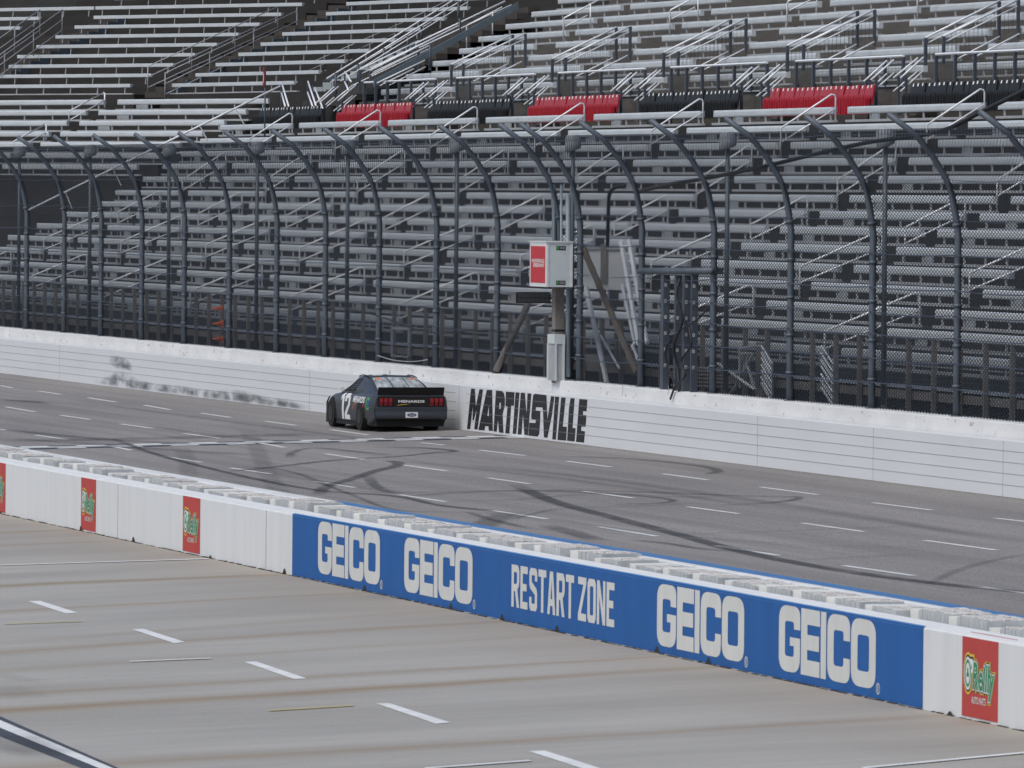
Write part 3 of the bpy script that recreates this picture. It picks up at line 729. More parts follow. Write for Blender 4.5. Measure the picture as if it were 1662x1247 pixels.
# ---- lower stand
low = empty('lower_grandstand', (0,0,0)); tag(low, 'dark stepped lower grandstand carrying the long pale benches behind the fence', 'grandstand')
def stepped(rows, x0, x1, y_front, z_bot, y_back, dz=-.425, dy=-.06):
    pr = [(y_front, z_bot), (y_front, rows[0][1]+dz)]
    for i, (Y, Z) in enumerate(rows):
        if i: pr += [(Y+dy, rows[i-1][1]+dz), (Y+dy, Z+dz)]
    pr += [(y_back, rows[-1][1]+dz), (y_back, z_bot)]
    return MB().prism(pr, x0, x1)
XLD = at(187,310,58.95)[0]-.3
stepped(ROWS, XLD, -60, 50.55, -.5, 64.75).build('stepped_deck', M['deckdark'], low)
# left strip of the lower rows reaches further left (the rows step back beside the stair well)
for r_i in range(0, 8):
    xa = at(*LEFT_PX[r_i], ROWS[r_i][0])[0]-.2; Y, Z = ROWS[r_i]
    MB().box((xa,Y-.06,-.5),(XLD-.01,ROWS[r_i+1][0]-.07,Z-.425)).build('side_step', M['deckdark'], low)
BN = 'benches of the lower grandstand'
for ri, (Y, Z) in enumerate(ROWS):
    lx = at(*LEFT_PX[ri], Y)[0]
    for j in range(-8, 14):
        a, b = XA0+W*j+.41, XA0+W*(j+1)-.84
        if b < lx+1: continue
        a = max(a, lx)
        if not inview((a,Y,Z), (b,Y,Z)): continue
        blk = j+8
        bench((a,Y,Z), b-a, 0, 'thick', None, BN)
        sc.objects[-1]
def label_benches():      # number the rows from the bottom and the blocks from the left, per row
    pass
rowmap = {}
for o in [o for o in sc.objects if o.get('group') == BN]: rowmap.setdefault(round(o.location[1], 2), []).append(o)
for k, (Yk, lst) in enumerate(sorted(rowmap.items())):
    lst.sort(key=lambda o: o.location[0])
    for q, o in enumerate(lst): o['label'] = 'pale bench in the %s row up of the lower stand, %s from the left' % (ORD[k], ORD[q])

# aisle handrails: bent galvanised tubes with a lower bar
def handrail(run, drop, tall=.34):
    r_ = empty('aisle_handrail')
    q = [(0,0,-.55),(0,0,tall-.10),(0,-.035,tall-.02),(0,-.12,tall)]; q += [(0,-run,tall-drop)]
    MB().tube(q, .026, 8).build('top_rail', M['galv'], r_, True)
    MB().tube([(0,0,tall-.38),(0,-run,tall-.38-drop)], .022, 8).build('lower_rail', M['galv'], r_, True)
    MB().tube([(0,-run,tall-drop+.01),(0,-run,-.55-drop)], .024, 8).build('end_post', M['leg'], r_, True)
    return r_
hp = {}
GR = 'bent handrails in the aisles of the lower grandstand'
for ri, run, drop in ((13,1.55,.93),(10,1.55,.93),(7,1.5,.70),(5,2.05,.84),(2,2.2,.86)):
    Y, Z = ROWS[ri]; q = 0
    for j in range(-3, 11):
        X = XA0+W*j-.78
        if X < at(*LEFT_PX[ri], Y)[0] or not inview((X,Y,Z), (X,Y-1.5,Z)): continue
        if ri not in hp: hp[ri] = handrail(run, drop); o = hp[ri]
        else: o = copy_tree(hp[ri])
        o.location = (X, Y+.05, Z); q += 1
        tag(o, 'bent silver handrail beside the %s row up of the lower stand, %s aisle from left' % (ORD[ri], ORD[q-1]), 'handrail', GR)

# front railing of the lower stand
fr = empty('front_railing', (0,0,0)); tag(fr, 'weathered brown post railing along the foot of the lower grandstand', 'railing')
fx0, fx1 = -262., -128.
pm_ = MB().box((-.045,-.05,.7),(.045,.05,2.80)).mesh('post', M['railpost'])
for k in range(int((fx1-fx0)/1.62)):
    o = link('post', pm_, fr); o.location = (fx0+k*1.62, 50.2, 0)
mb = MB(); mb.tube([(fx0,50.2,2.80),(fx1,50.2,2.80)], .03, 6); mb.build('top_rail', M['plank'], fr)
MB().tube([(fx0,50.24,2.62),(fx1,50.24,2.62)], .018, 6).build('rail', M['plank'], fr)
MB().tube([(fx0,50.24,2.22),(fx1,50.24,2.22)], .018, 6).build('rail', M['plank'], fr)
MB().box((fx0,50.26,1.73),(fx1,50.50,1.79)).build('walk_edge', M['bench_dull'], fr)
MB().box((fx0,50.28,1.50),(fx1,50.48,1.68)).build('plank', M['brownwood'], fr)
mb = MB(); ww = MB()
for k in range(int((fx1-fx0)/.12)): ww.box((fx0+k*.12,50.215,1.80),(fx0+k*.12+.008,50.220,2.78))
for k in range(10): ww.box((fx0,50.215,1.84+k*.1),(fx1,50.219,1.845+k*.1))
ww.build('wire_infill', M['pole'], fr)

# ---- seats of the box section
def seat_proto(mt, nm):
    r_ = empty(nm)
    b = MB(); pr = [(-.02,.0),(-.06,.30),(-.05,.50)]
    n = 7; ring = []
    # folded pan: rounded top, ribbed front
    prof_ = [(-.185,.02),(-.19,.44)]+[(-.19*math.cos(t), .44+.12*math.sin(t)) for t in np.linspace(0,math.pi,9)]+[(.19,.44),(.185,.02)]
    vs = [(x,-.06,z) for x, z in prof_]+[(x,.06,z) for x, z in prof_]; nn = len(prof_)
    b.add(vs, [(i,(i+1) % nn,(i+1) % nn+nn,i+nn) for i in range(nn)]+[tuple(range(nn))[::-1], tuple(range(nn,2*nn))])
    b.box((-.015,-.085,.06),(.015,-.055,.50)); b.box((-.165,-.075,.06),(-.140,-.055,.46)); b.box((.140,-.075,.06),(.165,-.055,.46))
    b.build('folded_seat', M[mt], r_)
    k = MB(); k.add([(-.20,.10,.30),(.20,.10,.30),(.20,.20,.82),(-.20,.20,.82),(-.20,.14,.30),(.20,.14,.30),(.20,.25,.80),(-.20,.25,.80)], [(0,1,2,3),(5,4,7,6),(0,3,7,4),(1,5,6,2),(3,2,6,7),(0,4,5,1)])
    bo = k.build('backrest', M[mt], r_)
    MB().add([(-.05,.176,.735),(.05,.176,.735),(.05,.194,.815),(-.05,.194,.815)], [(0,1,2,3)]).build('number_plate', M['dot'], bo)
    return r_
sp = {'red': seat_proto('seatred', 'folding_seat'), 'black': seat_proto('seatblack', 'folding_seat')}
used = {'red': 0, 'black': 0}
names = {-5:'far left black',-4:'leftmost red',-3:'second black',-2:'middle red',-1:'third black',0:'rightmost red',1:'far right black'}
for k in range(-5, 2):
    c = 'red' if k % 2 == 0 else 'black'
    xs = -199.35+W*k
    for i in range(21):
        P = (xs+.22+i*.438, 63.72, 7.98)
        if not inview(P, P, 4): continue
        o = sp[c] if not used[c] else copy_tree(sp[c]); used[c] += 1; o.location = P; o.rotation_euler = (R(random.uniform(-2,2)), 0, R(random.uniform(-1.5,1.5)))
        tag(o, '%s folding seat, %s from the left in the %s seat block' % (c, nth(i+1), names[k]), 'stadium seat', '%s folding seats in the %s block' % (c, names[k]))
# ---- upper right stand
UROWS = [(65.4,9.36),(66.3,9.90),(67.25,10.37),(68.2,10.82),(69.2,11.27),(70.3,11.73),(71.5,12.20),(72.7,12.7),(73.9,13.2)]
XUL = at(640,120,66)[0]
upd = empty('upper_grandstand', (0,0,0)); tag(upd, 'brownish grey stepped upper grandstand deck above the box seats at right', 'grandstand')
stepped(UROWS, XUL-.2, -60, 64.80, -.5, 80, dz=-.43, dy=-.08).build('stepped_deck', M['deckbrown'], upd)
MB().box((XUL-60,77,-1),(-60,77.3,24)).build('back_wall', M['deckbrown'], upd)
UN = 'benches of the upper right grandstand'
ust = [-248.35]*4+[at(1298,22,69.2)[0], at(1154.5,15,70.3)[0], at(1023,6,71.5)[0], at(1023,6,71.5)[0]-.8]
for ri, (Y, Z) in enumerate(UROWS[:8]):
    s0 = ust[ri]; s0 = s0-W*round((s0+249)/W)
    gap = 2.70 if ri < 4 else 1.15
    for k in range(0, 9):
        a = s0+W*k; b = a+W-gap
        if not inview((a,Y,Z), (b,Y,Z), 5): continue
        bench((a,Y,Z), b-a, 0, 'thick', None, UN, pitch=1.5, panel=False)
rowmap = {}
for o in [o for o in sc.objects if o.get('group') == UN]: rowmap.setdefault(round(o.location[1], 2), []).append(o)
for k, (Yk, lst) in enumerate(sorted(rowmap.items())):
    lst.sort(key=lambda o: o.location[0])
    for q, o in enumerate(lst): o['label'] = 'long pale bench in the %s row up of upper right stand, %s from the left' % (ORD[k], ORD[q])
# upper deck front railing
ur = empty('deck_railing', (0,0,0)); tag(ur, 'navy post railing with pale top bar along the front of the upper deck', 'railing')
YR = 64.72
ux0, ux1 = at(575,140,YR)[0], -165.
pm2 = MB().box((-.05,-.04,8.80),(.05,.04,9.56)).mesh('post', M['navy'])
segs = []
for k in range(-5, 3): segs.append((-199.6+W*k, -202.3+W*(k+1)))
for a, b in segs:
    a = max(a, ux0); b = min(b, ux1)
    if b-a < 1: continue
    n = int(round((b-a)/1.58))
    for q in range(n+1): o = link('post', pm2, ur); o.location = (a+(b-a)*q/n, YR, 0)
    MB().tube([(a,YR,9.59),(b,YR,9.59)], .038, 6).build('top_rail', M['rail'], ur)
    MB().box((a,YR+.03,8.77),(b,YR+.08,8.82)).build('toe_rail', M['bench_dull'], ur)
    iw = MB()
    for q in range(int((b-a)/.12)): iw.box((a+q*.12,YR-.005,8.82),(a+q*.12+.006,YR,9.55))
    for q in range(9): iw.box((a,YR-.005,8.86+q*.08),(b,YR,8.866+q*.08))
    iw.build('wire_infill', M['wire'], ur)
# stairs between the seat blocks
def rel(px, py, Y, X0_): P = at(px, py, Y); return (P[0]-X0_, P[1], P[2])
def seat_stair():
    r_ = empty('seat_stair'); X0_ = -199.35
    for (xa, ya, xb, yb) in ((1185.5,141,1221,109),(1195.5,139,1231,108),(1228,136,1266,105),(1238.5,136,1274,104)):
        a, b = rel(xa,ya,63.95,X0_), rel(xb,yb,64.62,X0_)
        MB().tube([a,b], .028, 6).build('handrail', M['rail'], r_, True)
        a2, b2 = (a[0],a[1],a[2]-.36), (b[0],b[1],b[2]-.36); MB().tube([a2,b2], .024, 6).build('handrail', M['rail'], r_, True)
        MB().box((a[0]-.035,a[1]+.12,7.7),(a[0]+.035,a[1]+.19,a[2]+.05)).build('post', M['navy'], r_)
    st = MB()
    for q in range(4): st.box((-2.3,64.0+q*.2,7.4),(-.35,64.79,7.95+q*.24))
    st.build('steps', M['deckbrown'], r_); return r_
ss = None; n = 0
for k in range(-5, 2):
    if k == -5: continue
    o = seat_stair() if ss is None else copy_tree(ss); ss = ss or o; o.location = (-199.35+W*k, 0, 0); n += 1
    tag(o, 'short steps with four bright sloping handrails between seat blocks, %s from the left' % ORD[n-1], 'stairs', 'steps between the seat blocks')
def gap_guard():
    r_ = empty('stair_guard'); X0_ = at(1163.6,93.6,66.3)[0]
    for xa, ya, xb, yb in ((1074.5,85.5,1183,32),(1098,83.5,1208,30)):
        a, b = rel(xa,ya,64.95,X0_), rel(xb,yb,67.15,X0_)
        MB().tube([a,b], .032, 6).build('top_rail', M['rail'], r_, True)
        MB().tube([(a[0],a[1],a[2]-.17),(b[0],b[1],b[2]-.17)], .022, 6).build('rail', M['rail'], r_, True)
        for P, h in ((a,.75),(b,1.05)):
            MB().box((P[0]-.045,P[1]-.04,P[2]-h),(P[0]+.045,P[1]+.04,P[2]-.01)).build('post', M['navy'], r_)
        iw = MB(); L_ = b[1]-a[1]
        for q in range(18):
            t = q/18; y = a[1]+L_*t; z = a[2]+(b[2]-a[2])*t; iw.box((a[0]-.003,y,z-.75),(a[0]+.003,y+.006,z-.17))
        iw.build('wire_infill', M['wire'], r_)
    for xa, ya, xb, yb in ((1118,115.5,1179,84),(1136,115.5,1205,80)):
        MB().tube([rel(xa,ya,65.0,X0_), rel(xb,yb,66.4,X0_)], .024, 6).build('handrail', M['rail'], r_, True)
    return r_
gg = None; n = 0
for k in range(0, 8):
    X = -248.35+W*k
    if not inview((X-2,65,10), (X,67,11), 60): continue
    o = gap_guard() if gg is None else copy_tree(gg); gg = gg or o; o.location = (X, 0, 0); n += 1
    tag(o, 'sloping pale guard rails on navy posts over a stair opening, %s from the left' % ORD[n-1], 'guard rail', 'guard rails over the upper stair openings')
def loop_rail():
    r_ = empty('aisle_handrail'); X0_ = at(1102,37,69.2)[0]
    MB().tube([rel(1087,57,68.6,X0_), rel(1087,20,68.6,X0_), rel(1089,16,68.64,X0_), rel(1120,0,69.25,X0_), rel(1150,-16,69.85,X0_)], .026, 8).build('top_rail', M['galv'], r_, True)
    MB().tube([rel(1090,31,68.65,X0_), rel(1128,12,69.4,X0_)], .022, 8).build('lower_rail', M['galv'], r_, True)
    MB().tube([rel(1133,33,69.5,X0_), rel(1133,-8,69.5,X0_)], .024, 8).build('end_post', M['galv'], r_, True); return r_
lr = None; n = 0
for k in range(-2, 4):
    X = at(1102,37,69.2)[0]+W*k
    o = loop_rail() if lr is None else copy_tree(lr); lr = lr or o; o.location = (X, 0, 0); n += 1
    tag(o, 'silver handrail in a narrow aisle of the upper right stand, %s from the left' % ORD[n-1], 'handrail', 'handrails in the aisles of the upper right stand')

# ---- rotated stands at upper left
def sol2(f, x0):    # small Newton solve in two unknowns
    x = np.array(x0, float)
    for _ in range(40):
        e = np.array(f(x)); J = np.zeros((2, 2))
        for k in range(2):
            d = x.copy(); d[k] += 1e-4; J[:, k] = (np.array(f(d))-e)/1e-4
        x = x-np.linalg.solve(J, e)
        if abs(e).max() < 1e-4: break
    return x
class Stand:
    def __init__(s, phi, base, px_far, steps):
        s.phi = R(phi); s.d = np.array([math.cos(s.phi), math.sin(s.phi), 0]); s.n = np.array([-math.sin(s.phi), math.cos(s.phi), 0]); s.B = np.array(base, float)
        g = lambda x: np.array(proj(s.B+s.n*x[0]*steps+np.array([0,0,1])*x[1]*steps))-np.array(px_far)
        s.t, s.r = sol2(g, (.9, .45))
    def row(s, k): return s.B+s.n*s.t*k+np.array([0,0,1.])*s.r*k
    def u(s, k, px):      # distance along the row that projects to image column px
        P = s.row(k); a, b = -200., 200.
        for _ in range(60):
            c = (a+b)/2
            if proj(P+s.d*c)[0] < px: a = c
            else: b = c
        return a
S1 = Stand(25, at(222,267,59.5), (435,160), 6)
def deck(S, k0, k1, ua, ub, mt, parent, front, dz=-.36, back=6.):
    """stepped deck following a rotated stand"""
    mb = MB(); pr = [(-.06+0, front), (-.06, dz)]
    base = S.row(k0); rows = k1-k0+1
    for i in range(1, rows): pr += [(S.t*i-.06, S.r*(i-1)+dz), (S.t*i-.06, S.r*i+dz)]
    pr += [(S.t*(rows-1)+back, S.r*(rows-1)+dz), (S.t*(rows-1)+back, front)]
    n = len(pr); vs = [base+S.d*u_+S.n*a+np.array([0,0,b]) for u_ in (ua, ub) for a, b in pr]
    mb.add(vs, [(i,(i+1) % n,(i+1) % n+n,i+n) for i in range(n)]+[tuple(range(n))[::-1], tuple(range(n,2*n))])
    return mb.build('stepped_deck', mt, parent)
lst_ = empty('left_grandstand', (0,0,0)); tag(lst_, 'dark angled grandstand block at the left above the open stair well', 'grandstand')
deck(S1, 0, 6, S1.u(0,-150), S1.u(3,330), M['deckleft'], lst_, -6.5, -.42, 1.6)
LN = 'benches of the lower left angled stand'
gapx = [(None,222),(-35,None)]
# per row: (bench ends in image columns)
s_rows = {6:[(-60,168),(191,435)],5:[(-60,139),(160,399)],4:[(-60,108),(129,364)],3:[(-60,79),(98,328)],2:[(-60,49),(66,292)],1:[(-60,17),(35,257)],0:[(-60,-14),(4,222)]}
for k, lst in s_rows.items():
    for q, (a, b) in enumerate(lst):
        ua, ub = S1.u(k, a), S1.u(k, b); P = S1.row(k)+S1.d*ua
        bench(P, ub-ua, S1.phi, 'thick', 'pale bench in the %s row up of the angled left stand, %s of its aisle' % (ORD[k], 'left' if q == 0 else 'right'), LN, pitch=1.45, panel=(k > 3 and q == 1))
for k, a, b in ((6,168,110),(3,79,20)):
    pass
for i, (x1, y1, x0, y0, k) in enumerate(((168,150,112,181,6),(73,202,22,230,3))):
    r_ = empty('aisle_handrail'); Y1 = S1.row(k)+S1.d*S1.u(k, x1); Ya, Yb = Y1[1]+.05, Y1[1]-1.6
    MB().tube([at(x1+2,y1+25,Ya), at(x1+2,y1+2,Ya), at(x1,y1,Ya), at(x0,y0,Yb)], .026, 8).build('top_rail', M['galv'], r_, True)
    MB().tube([at(x1+2,y1+13,Ya), at(x0+3,y0+13,Yb)], .022, 8).build('lower_rail', M['galv'], r_, True)
    MB().tube([at(x0,y0,Yb), at(x0,y0+22,Yb)], .024, 8).build('end_post', M['leg'], r_, True)
    tag(r_, 'silver handrail in the aisle of the angled left stand, %s one' % ('upper','lower')[i], 'handrail', 'handrails of the angled left stand')
# upper left stand, two angled blocks
c6 = S1.row(6)+S1.n*1.9
def f0(x): P = c6+S1.d*x[0]+np.array([0,0,x[1]]); return np.array(proj(P))-np.array((211,136.4))
x_ = sol2(f0, (0., .5)); S2 = Stand(25, c6+S1.d*x_[0]+np.array([0,0,x_[1]]), (421,37), 6)
S2.phi = R(29); S2.d = np.array([math.cos(S2.phi), math.sin(S2.phi), 0]); S2.n = np.array([-math.sin(S2.phi), math.cos(S2.phi), 0]); g_ = sol2(lambda x: np.array(proj(S2.B+S2.n*x[0]*6+np.array([0,0,1])*x[1]*6))-np.array((421,37)), (.9,.4)); S2.t, S2.r = g_
q_ = S2.row(0)+S2.d*S2.u(0, 279)
S3 = Stand(12, q_, (529,20), 7)
print('S1', S1.t, S1.r, 'S2', S2.t, S2.r, 'S3', S3.t, S3.r, S1.B, S2.B, S3.B, proj(S3.row(0)), S3.row(7))
ul = empty('upper_left_grandstand', (0,0,0)); tag(ul, 'dark angled upper grandstand deck at the upper left', 'grandstand')
deck(S2, 0, 15, S2.u(0,-220), S2.u(5,395), M['deckleft'], ul, -2.2, -.40, 6)
deck(S3, 0, 15, S3.u(0,262), S3.u(0,720), M['deckleft'], ul, -2.2, -.40, 6)
# apron below the first upper row
S2a = MB(); 
LU = 'benches of the upper left angled stand'
r9 = {0:[(-70,211)],1:[(-70,245)],2:[(14,281)],3:[(28,316)],4:[(59,352)],5:[(90,387)],6:[(-70,32),(121,421)],7:[(-70,63),(152,456)],8:[(-70,152),(155,490)],9:[(186,519)]}
for k, lst in r9.items():
    for q, (a, b) in enumerate(lst):
        ua, ub = S2.u(k, a), S2.u(k, b); bench(S2.row(k)+S2.d*ua, ub-ua, S2.phi, 'thin', 'thin pale bench, %s row up of upper left stand, %s' % (ORD[k], 'beyond its railed stair' if (len(lst) > 1 and q == 0) else 'between its two railed stairs'), LU, pitch=1.42, plank=(k == 0), panel=False)
for k in range(0, 9):
    a, b = (279,317,350,387,423,458,494,529,562)[k], (477,517,559,599,640,682,720,758,796)[k]
    ua, ub = S3.u(k, a), S3.u(k, b); bench(S3.row(k)+S3.d*ua, ub-ua, S3.phi, 'thin', 'thin pale bench, %s row up of upper left stand, nearest the wide stairway' % ORD[k], LU, pitch=1.55, plank=(k == 0), panel=False)
# blue-grey stair sides, treads and guard rails of the two aisle stairs on the left
def left_stair(S, k0, k1, pxs, lines, label, wd=1.1):
    r_ = empty('railed_stair'); tag(r_, label, 'stairs', 'railed stairs of the upper left stand')
    st = MB(); sd_ = MB()
    for k in range(k0*2, k1*2):
        P = S.row(k/2)+S.d*(S.u(k/2, pxs(k/2))); P[2] += -.42
        st.obox(P+S.n*(S.t/4), S.d*wd/2, S.n*S.t/4, np.array([0,0,.11]))
        sd_.obox(P+S.d*(wd/2+.03)+S.n*(S.t/4)+np.array([0,0,.02]), S.d*.025, S.n*S.t/4, np.array([0,0,.16]))
    st.build('steps', M['stepdark'], r_); sd_.build('stair_side', M['teal'], r_)
    for (x0, y0, x1, y1, hs, dn) in lines:
        Ka = np.array(S.row(0)+S.d*S.u(0, x0)); 
        Pa = at(x0, y0, Ka[1]-.15); Yb = Ka[1]+(x1-x0)/34.*S.t*S.n[1]; Pb = at(x1, y1, Yb)
        for h in range(hs): MB().tube([Pa-np.array([0,0,h*.40]), Pb-np.array([0,0,h*.40])], .019, 6).build('guard_rail', M['leg'], r_, True)
        for t in np.linspace(0, 1, dn): P = Pa+(Pb-Pa)*t; MB().tube([P+np.array([0,0,.02]), P-np.array([0,0,1.0])], .019, 6).build('post', M['leg'], r_, True)
    return r_
left_stair(S2, 0, 9, lambda k: 251+35.0*k, [(240,108,451,11,3,4),(268,119,482,18,3,4)], 'steep stair with grey double guard rails between the angled upper left blocks')
left_stair(S2, 2, 8, lambda k: -62+31.5*k, [(-60,104,65,16,3,4),(-40,118,101,16,3,4)], 'steep stair with grey guard rails at the far upper left corner')
# long sloping rail over the open stair well, with struts
r_ = empty('stairwell_rail'); a, b = at(455,140,62.5), at(240,215,58.5); c = at(45,342,53.5)
mids = [at(455-410*t,140+202*t,62.5-9*t) for t in (.25,.5,.75)]
MB().tube([a]+mids+[c, at(43,349,53.45)], .035, 8).build('long_rail', M['galv'], r_, True)
for x0, y0, x1, y1 in ((382,178,396,202),(324,206,337,228),(253,240,268,262),(182,274,197,302),(106,313,117,339)):
    Yk = 53.5+(x0-45)/410*9; MB().tube([at(x0,y0-2,Yk), at(x1,y1,Yk)], .02, 6).build('strut', M['plank'], r_, True)
tag(r_, 'long silver rail sloping down over the dark stair well at left', 'handrail')

# ---- wide stairway between the left blocks and the upper right stand
ws = empty('wide_stairway'); tag(ws, 'wide stairway with blue grey sides and many bright handrails above the left red seats', 'stairs')
def line3(x0, y0, x1, y1, Y0_, r, mt, nm, n=6, k=44.):
    MB().tube([at(x0,y0,Y0_), at(x1,y1,Y0_+(x1-x0)/k)], r, n).build(nm, mt, ws, True)
def band(x0, y0, x1, y1, h, Y0_, th, mt, nm, k=44.):
    a, b = at(x0,y0,Y0_), at(x1,y1,Y0_+(x1-x0)/k); a2 = at(x0,y0+h,Y0_); b2 = at(x1,y1+h,Y0_+(x1-x0)/k)
    o = np.array([th,0,0]); MB().add([a,b,b2,a2,a+o,b+o,b2+o,a2+o], [(0,1,2,3),(7,6,5,4),(0,4,5,1),(1,5,6,2),(2,6,7,3),(3,7,4,0)]).build(nm, mt, ws)
band(606,130,840,4,11,64.2,.12,M['teal'],'stair_side')
band(506,139,700,55,13,66.3,.10,M['teal'],'stair_side')
st = MB()
for q in range(17):
    x = 520+q*18.5; y = 163-q*9.2; a = at(x, y, 65.2+q*.42); st.obox(a+np.array([1.2,0,-.12]), (2.9,0,0), (0,.21,0), (0,0,.11))
st.build('steps', M['stepdark'], ws)
st = MB()
for q in range(12):
    x = 508+q*15; y = 147-q*6.4; a = at(x+8, y+2, 66.1+q*.34); st.obox(a, (.02,0,0), (0,.16,0), (0,0,.17+.02*(q % 2)))
st.build('side_riser', M['ltgrey'], ws)
for l in ((530,128,740,-2,65.6,.032),(548,126,754,-2,65.5,.032),(536,134,700,36,65.6,.022),(553,132,760,3,65.5,.022),(600,115,746,41,64.3,.032),(602,122,696,75,64.3,.022),(674,71,820,2,65.9,.030),(680,78,830,8,66.0,.022),(612,135,690,98,64.1,.024),(570,140,700,78,64.9,.024)):
    line3(*l[:5], l[5], M['rail'], 'handrail')
for l in ((500,104,653,37,66.9,.018),(653,37,735,-3,70.4,.018),(500,115,640,55,66.9,.018),(500,127,620,76,66.9,.018)): line3(*l[:5], l[5], M['leg'], 'guard_rail')
for x, y0, y1, Y in ((545,118,165,65.4),(581,104,140,66.2),(623,78,110,67.1),(662,58,90,68),(684,40,70,68.6),(746,30,70,67.5),(744,2,40,69.5),(630,118,135,65),(698,70,112,65.9)):
    MB().tube([at(x,y0,Y), at(x,y1,Y)], .045, 6).build('post', M['navy'], ws, True)
MB().box((-700,95,-1),(XUL,95.3,45)).build('rear_wall', M['deckleft'], ws)
# bright rail pairs beside the left black seats
for i, (ls) in enumerate(([(457,133.5,468.6,173),(457,151,463,173)],[(500,132.5,513,172),(499.4,150,509,177),(511,143,524,176)],[(560,117,570,133),(559.5,133,566,147)])):
    r_ = empty('stair_handrail')
    for x0, y0, x1, y1 in ls: MB().tube([at(x0,y0,64.6), at(x1,y1,63.9)], .032, 6).build('rail', M['rail'], r_, True)
    MB().box(tuple(at(ls[0][0]-2,ls[0][1]+45,64.7)), tuple(at(ls[0][0]+1,ls[0][1]+4,64.75))).build('post', M['navy'], r_)
    tag(r_, 'steep pair of white handrails near the left black seats, %s from the left' % ORD[i], 'handrail', 'steep handrails above the left seat blocks')
r_ = empty('red_marker_sign', at(430,180,62.6)); P = np.array(r_.location)
MB().tube([(0,0,-1.2),(0,0,1.55)], .03, 8).build('pole', M['pole'], r_, True)
MB().box((-.12,-.06,.85),(.12,-.02,1.55)).build('board', mat('dark_red_board', (.16,.02,.02)), r_)
MB().box((-.03,-.065,1.0),(.03,-.062,1.35)).build('board_stripe', M['dot'], r_)
tag(r_, 'narrow dark red marker board on a thin pole at the left stand', 'sign')

# ================================================================== SIGNAL BOX AND GANTRY BY THE FENCE
YB = 47.55
a, b = at(861,393,YB), at(887.5,466,YB); xl, xr, z0, z1 = a[0], b[0], b[2], a[2]
c = at(930,466,YB+.62); dp = .62
sbx = empty('signal_box', (xl, YB, z0)); tag(sbx, 'white signal cabinet with a red track side panel hanging above the wall', 'signal box')
w_, h_ = xr-xl, z1-z0
MB().box((0,0,0),(w_,dp,h_)).build('cabinet', M['ltgrey'], sbx)
MB().box((.0,-.012,.0),(w_,-.001,h_)).build('frame', M['white'], sbx)
MB().box((.10,-.020,.09),(w_-.10,-.013,h_-.09)).build('red_panel', mat('signal_red', (.48,.02,.035), .4), sbx)
for s_, z_ in (('MARTINSVILLE', .54), ('SPEEDWAY', .44)):
    v, f = text2d(s_, .03, .1); v = fit(v, (.20 if s_[0] == 'M' else .32, w_-.15, z_*h_, (z_+.085)*h_)); wall_mesh([(v, f)], lambda x, y: (x, -.022, y)).build('panel_lettering', M['signwhite'], sbx)
for z_ in (h_-.15, .08):
    MB().box((w_+.001,.22,z_-.03),(w_+.004,.45,z_+.07)).build('black_sticker', M['blacklet'], sbx)
    v, f = text2d('M', .05); v = fit(v, (.235,.275,z_-.02,z_+.06)); wall_mesh([(v, f)], lambda x, y: (w_+.006, x, y)).build('sticker_mark', M['cargreen'], sbx)
    MB().box((w_+.005,.30,z_+.03),(w_+.006,.43,z_+.045)).box((w_+.005,.30,z_),(w_+.006,.43,z_+.015)).build('sticker_mark', M['plank'], sbx)
MB().box((w_+.001,.0,0),(w_+.012,.04,h_)).box((w_+.001,dp-.05,0),(w_+.012,dp,h_)).box((w_+.001,.04,h_-.04),(w_+.012,dp-.05,h_)).build('side_trim', M['white'], sbx)
MB().box((-.05,-.03,h_+.001),(w_+.03,dp+.02,h_+.03)).build('lid', M['white'], sbx)
def pole_thing(name, label, cat, pts, r, mt, group=None, n=8):
    o = empty(name, pts[0]); P0 = np.array(pts[0]); MB().tube([np.array(p)-P0 for p in pts], r, n).build('tube', mt, o, True); tag(o, label, cat, group); return o
o = empty('support_post', at(905,618,48.1)); P0 = np.array(o.location)
MB().box((-.13,-.11,-.05),(.13,.11,2.25)).build('post', M['railpost'], o); MB().box((-.14,-.12,.9),(.14,.12,.95)).box((-.14,-.12,1.15),(.14,.12,1.2)).build('strap', M['black'], o)
tag(o, 'square dark brown post under the white signal cabinet', 'post')
for i, (x, y1) in enumerate(((899,300),(911,300),(922,318))):
    a = at(x, 612, 48.22); b = at(x, y1, 48.22); pole_thing('conduit_pole', ('pale vertical pole rising behind the signal cabinet, left one','thin pale pole rising behind the signal cabinet, middle one','pale blue grey pole beside the signal cabinet, right one')[i], 'pole', [a, b], (.05,.03,.055)[i], M['teal'] if i == 0 else mat('pale_blue_pole', (.22,.26,.30)), 'poles behind the signal cabinet')
o = empty('electrical_cabinet', at(902,618,47.95)); MB().box((-.42,-.06,.0),(.12,.16,1.02)).build('case', M['plank'], o); MB().box((-.46,-.08,.86),(.14,.18,1.08)).build('cap', M['ltgrey'], o)
MB().box((-.46,-.09,.0),(-.38,-.061,.86)).box((.121,-.06,.0),(.15,-.02,.86)).box((.121,.12,.0),(.15,.17,.86)).build('frame', M['ltgrey'], o); tag(o, 'narrow grey cabinet strapped to the post on top of the white wall', 'electrical cabinet')
# louvred light panel with brown strut
o = empty('light_panel', at(866,484,47.9)); P0 = np.array(o.location)
MB().box((-.06,-.42,-.12),(.0,.42,.14)).build('case', M['black'], o)
lv = MB()
for k in range(7):
    for j in range(2): lv.box((.002,-.39+k*.113,-.10+j*.115),(.008,-.39+k*.113+.10,.0+j*.115))
lv.build('louver', M['louver'], o); tag(o, 'black louvred light panel under the signal cabinet', 'light')
pole_thing('diagonal_brace', 'dark brown diagonal brace below the black light panel', 'brace', [at(858,492,48.9), at(805,602,48.3)], .085, M['railpost'])
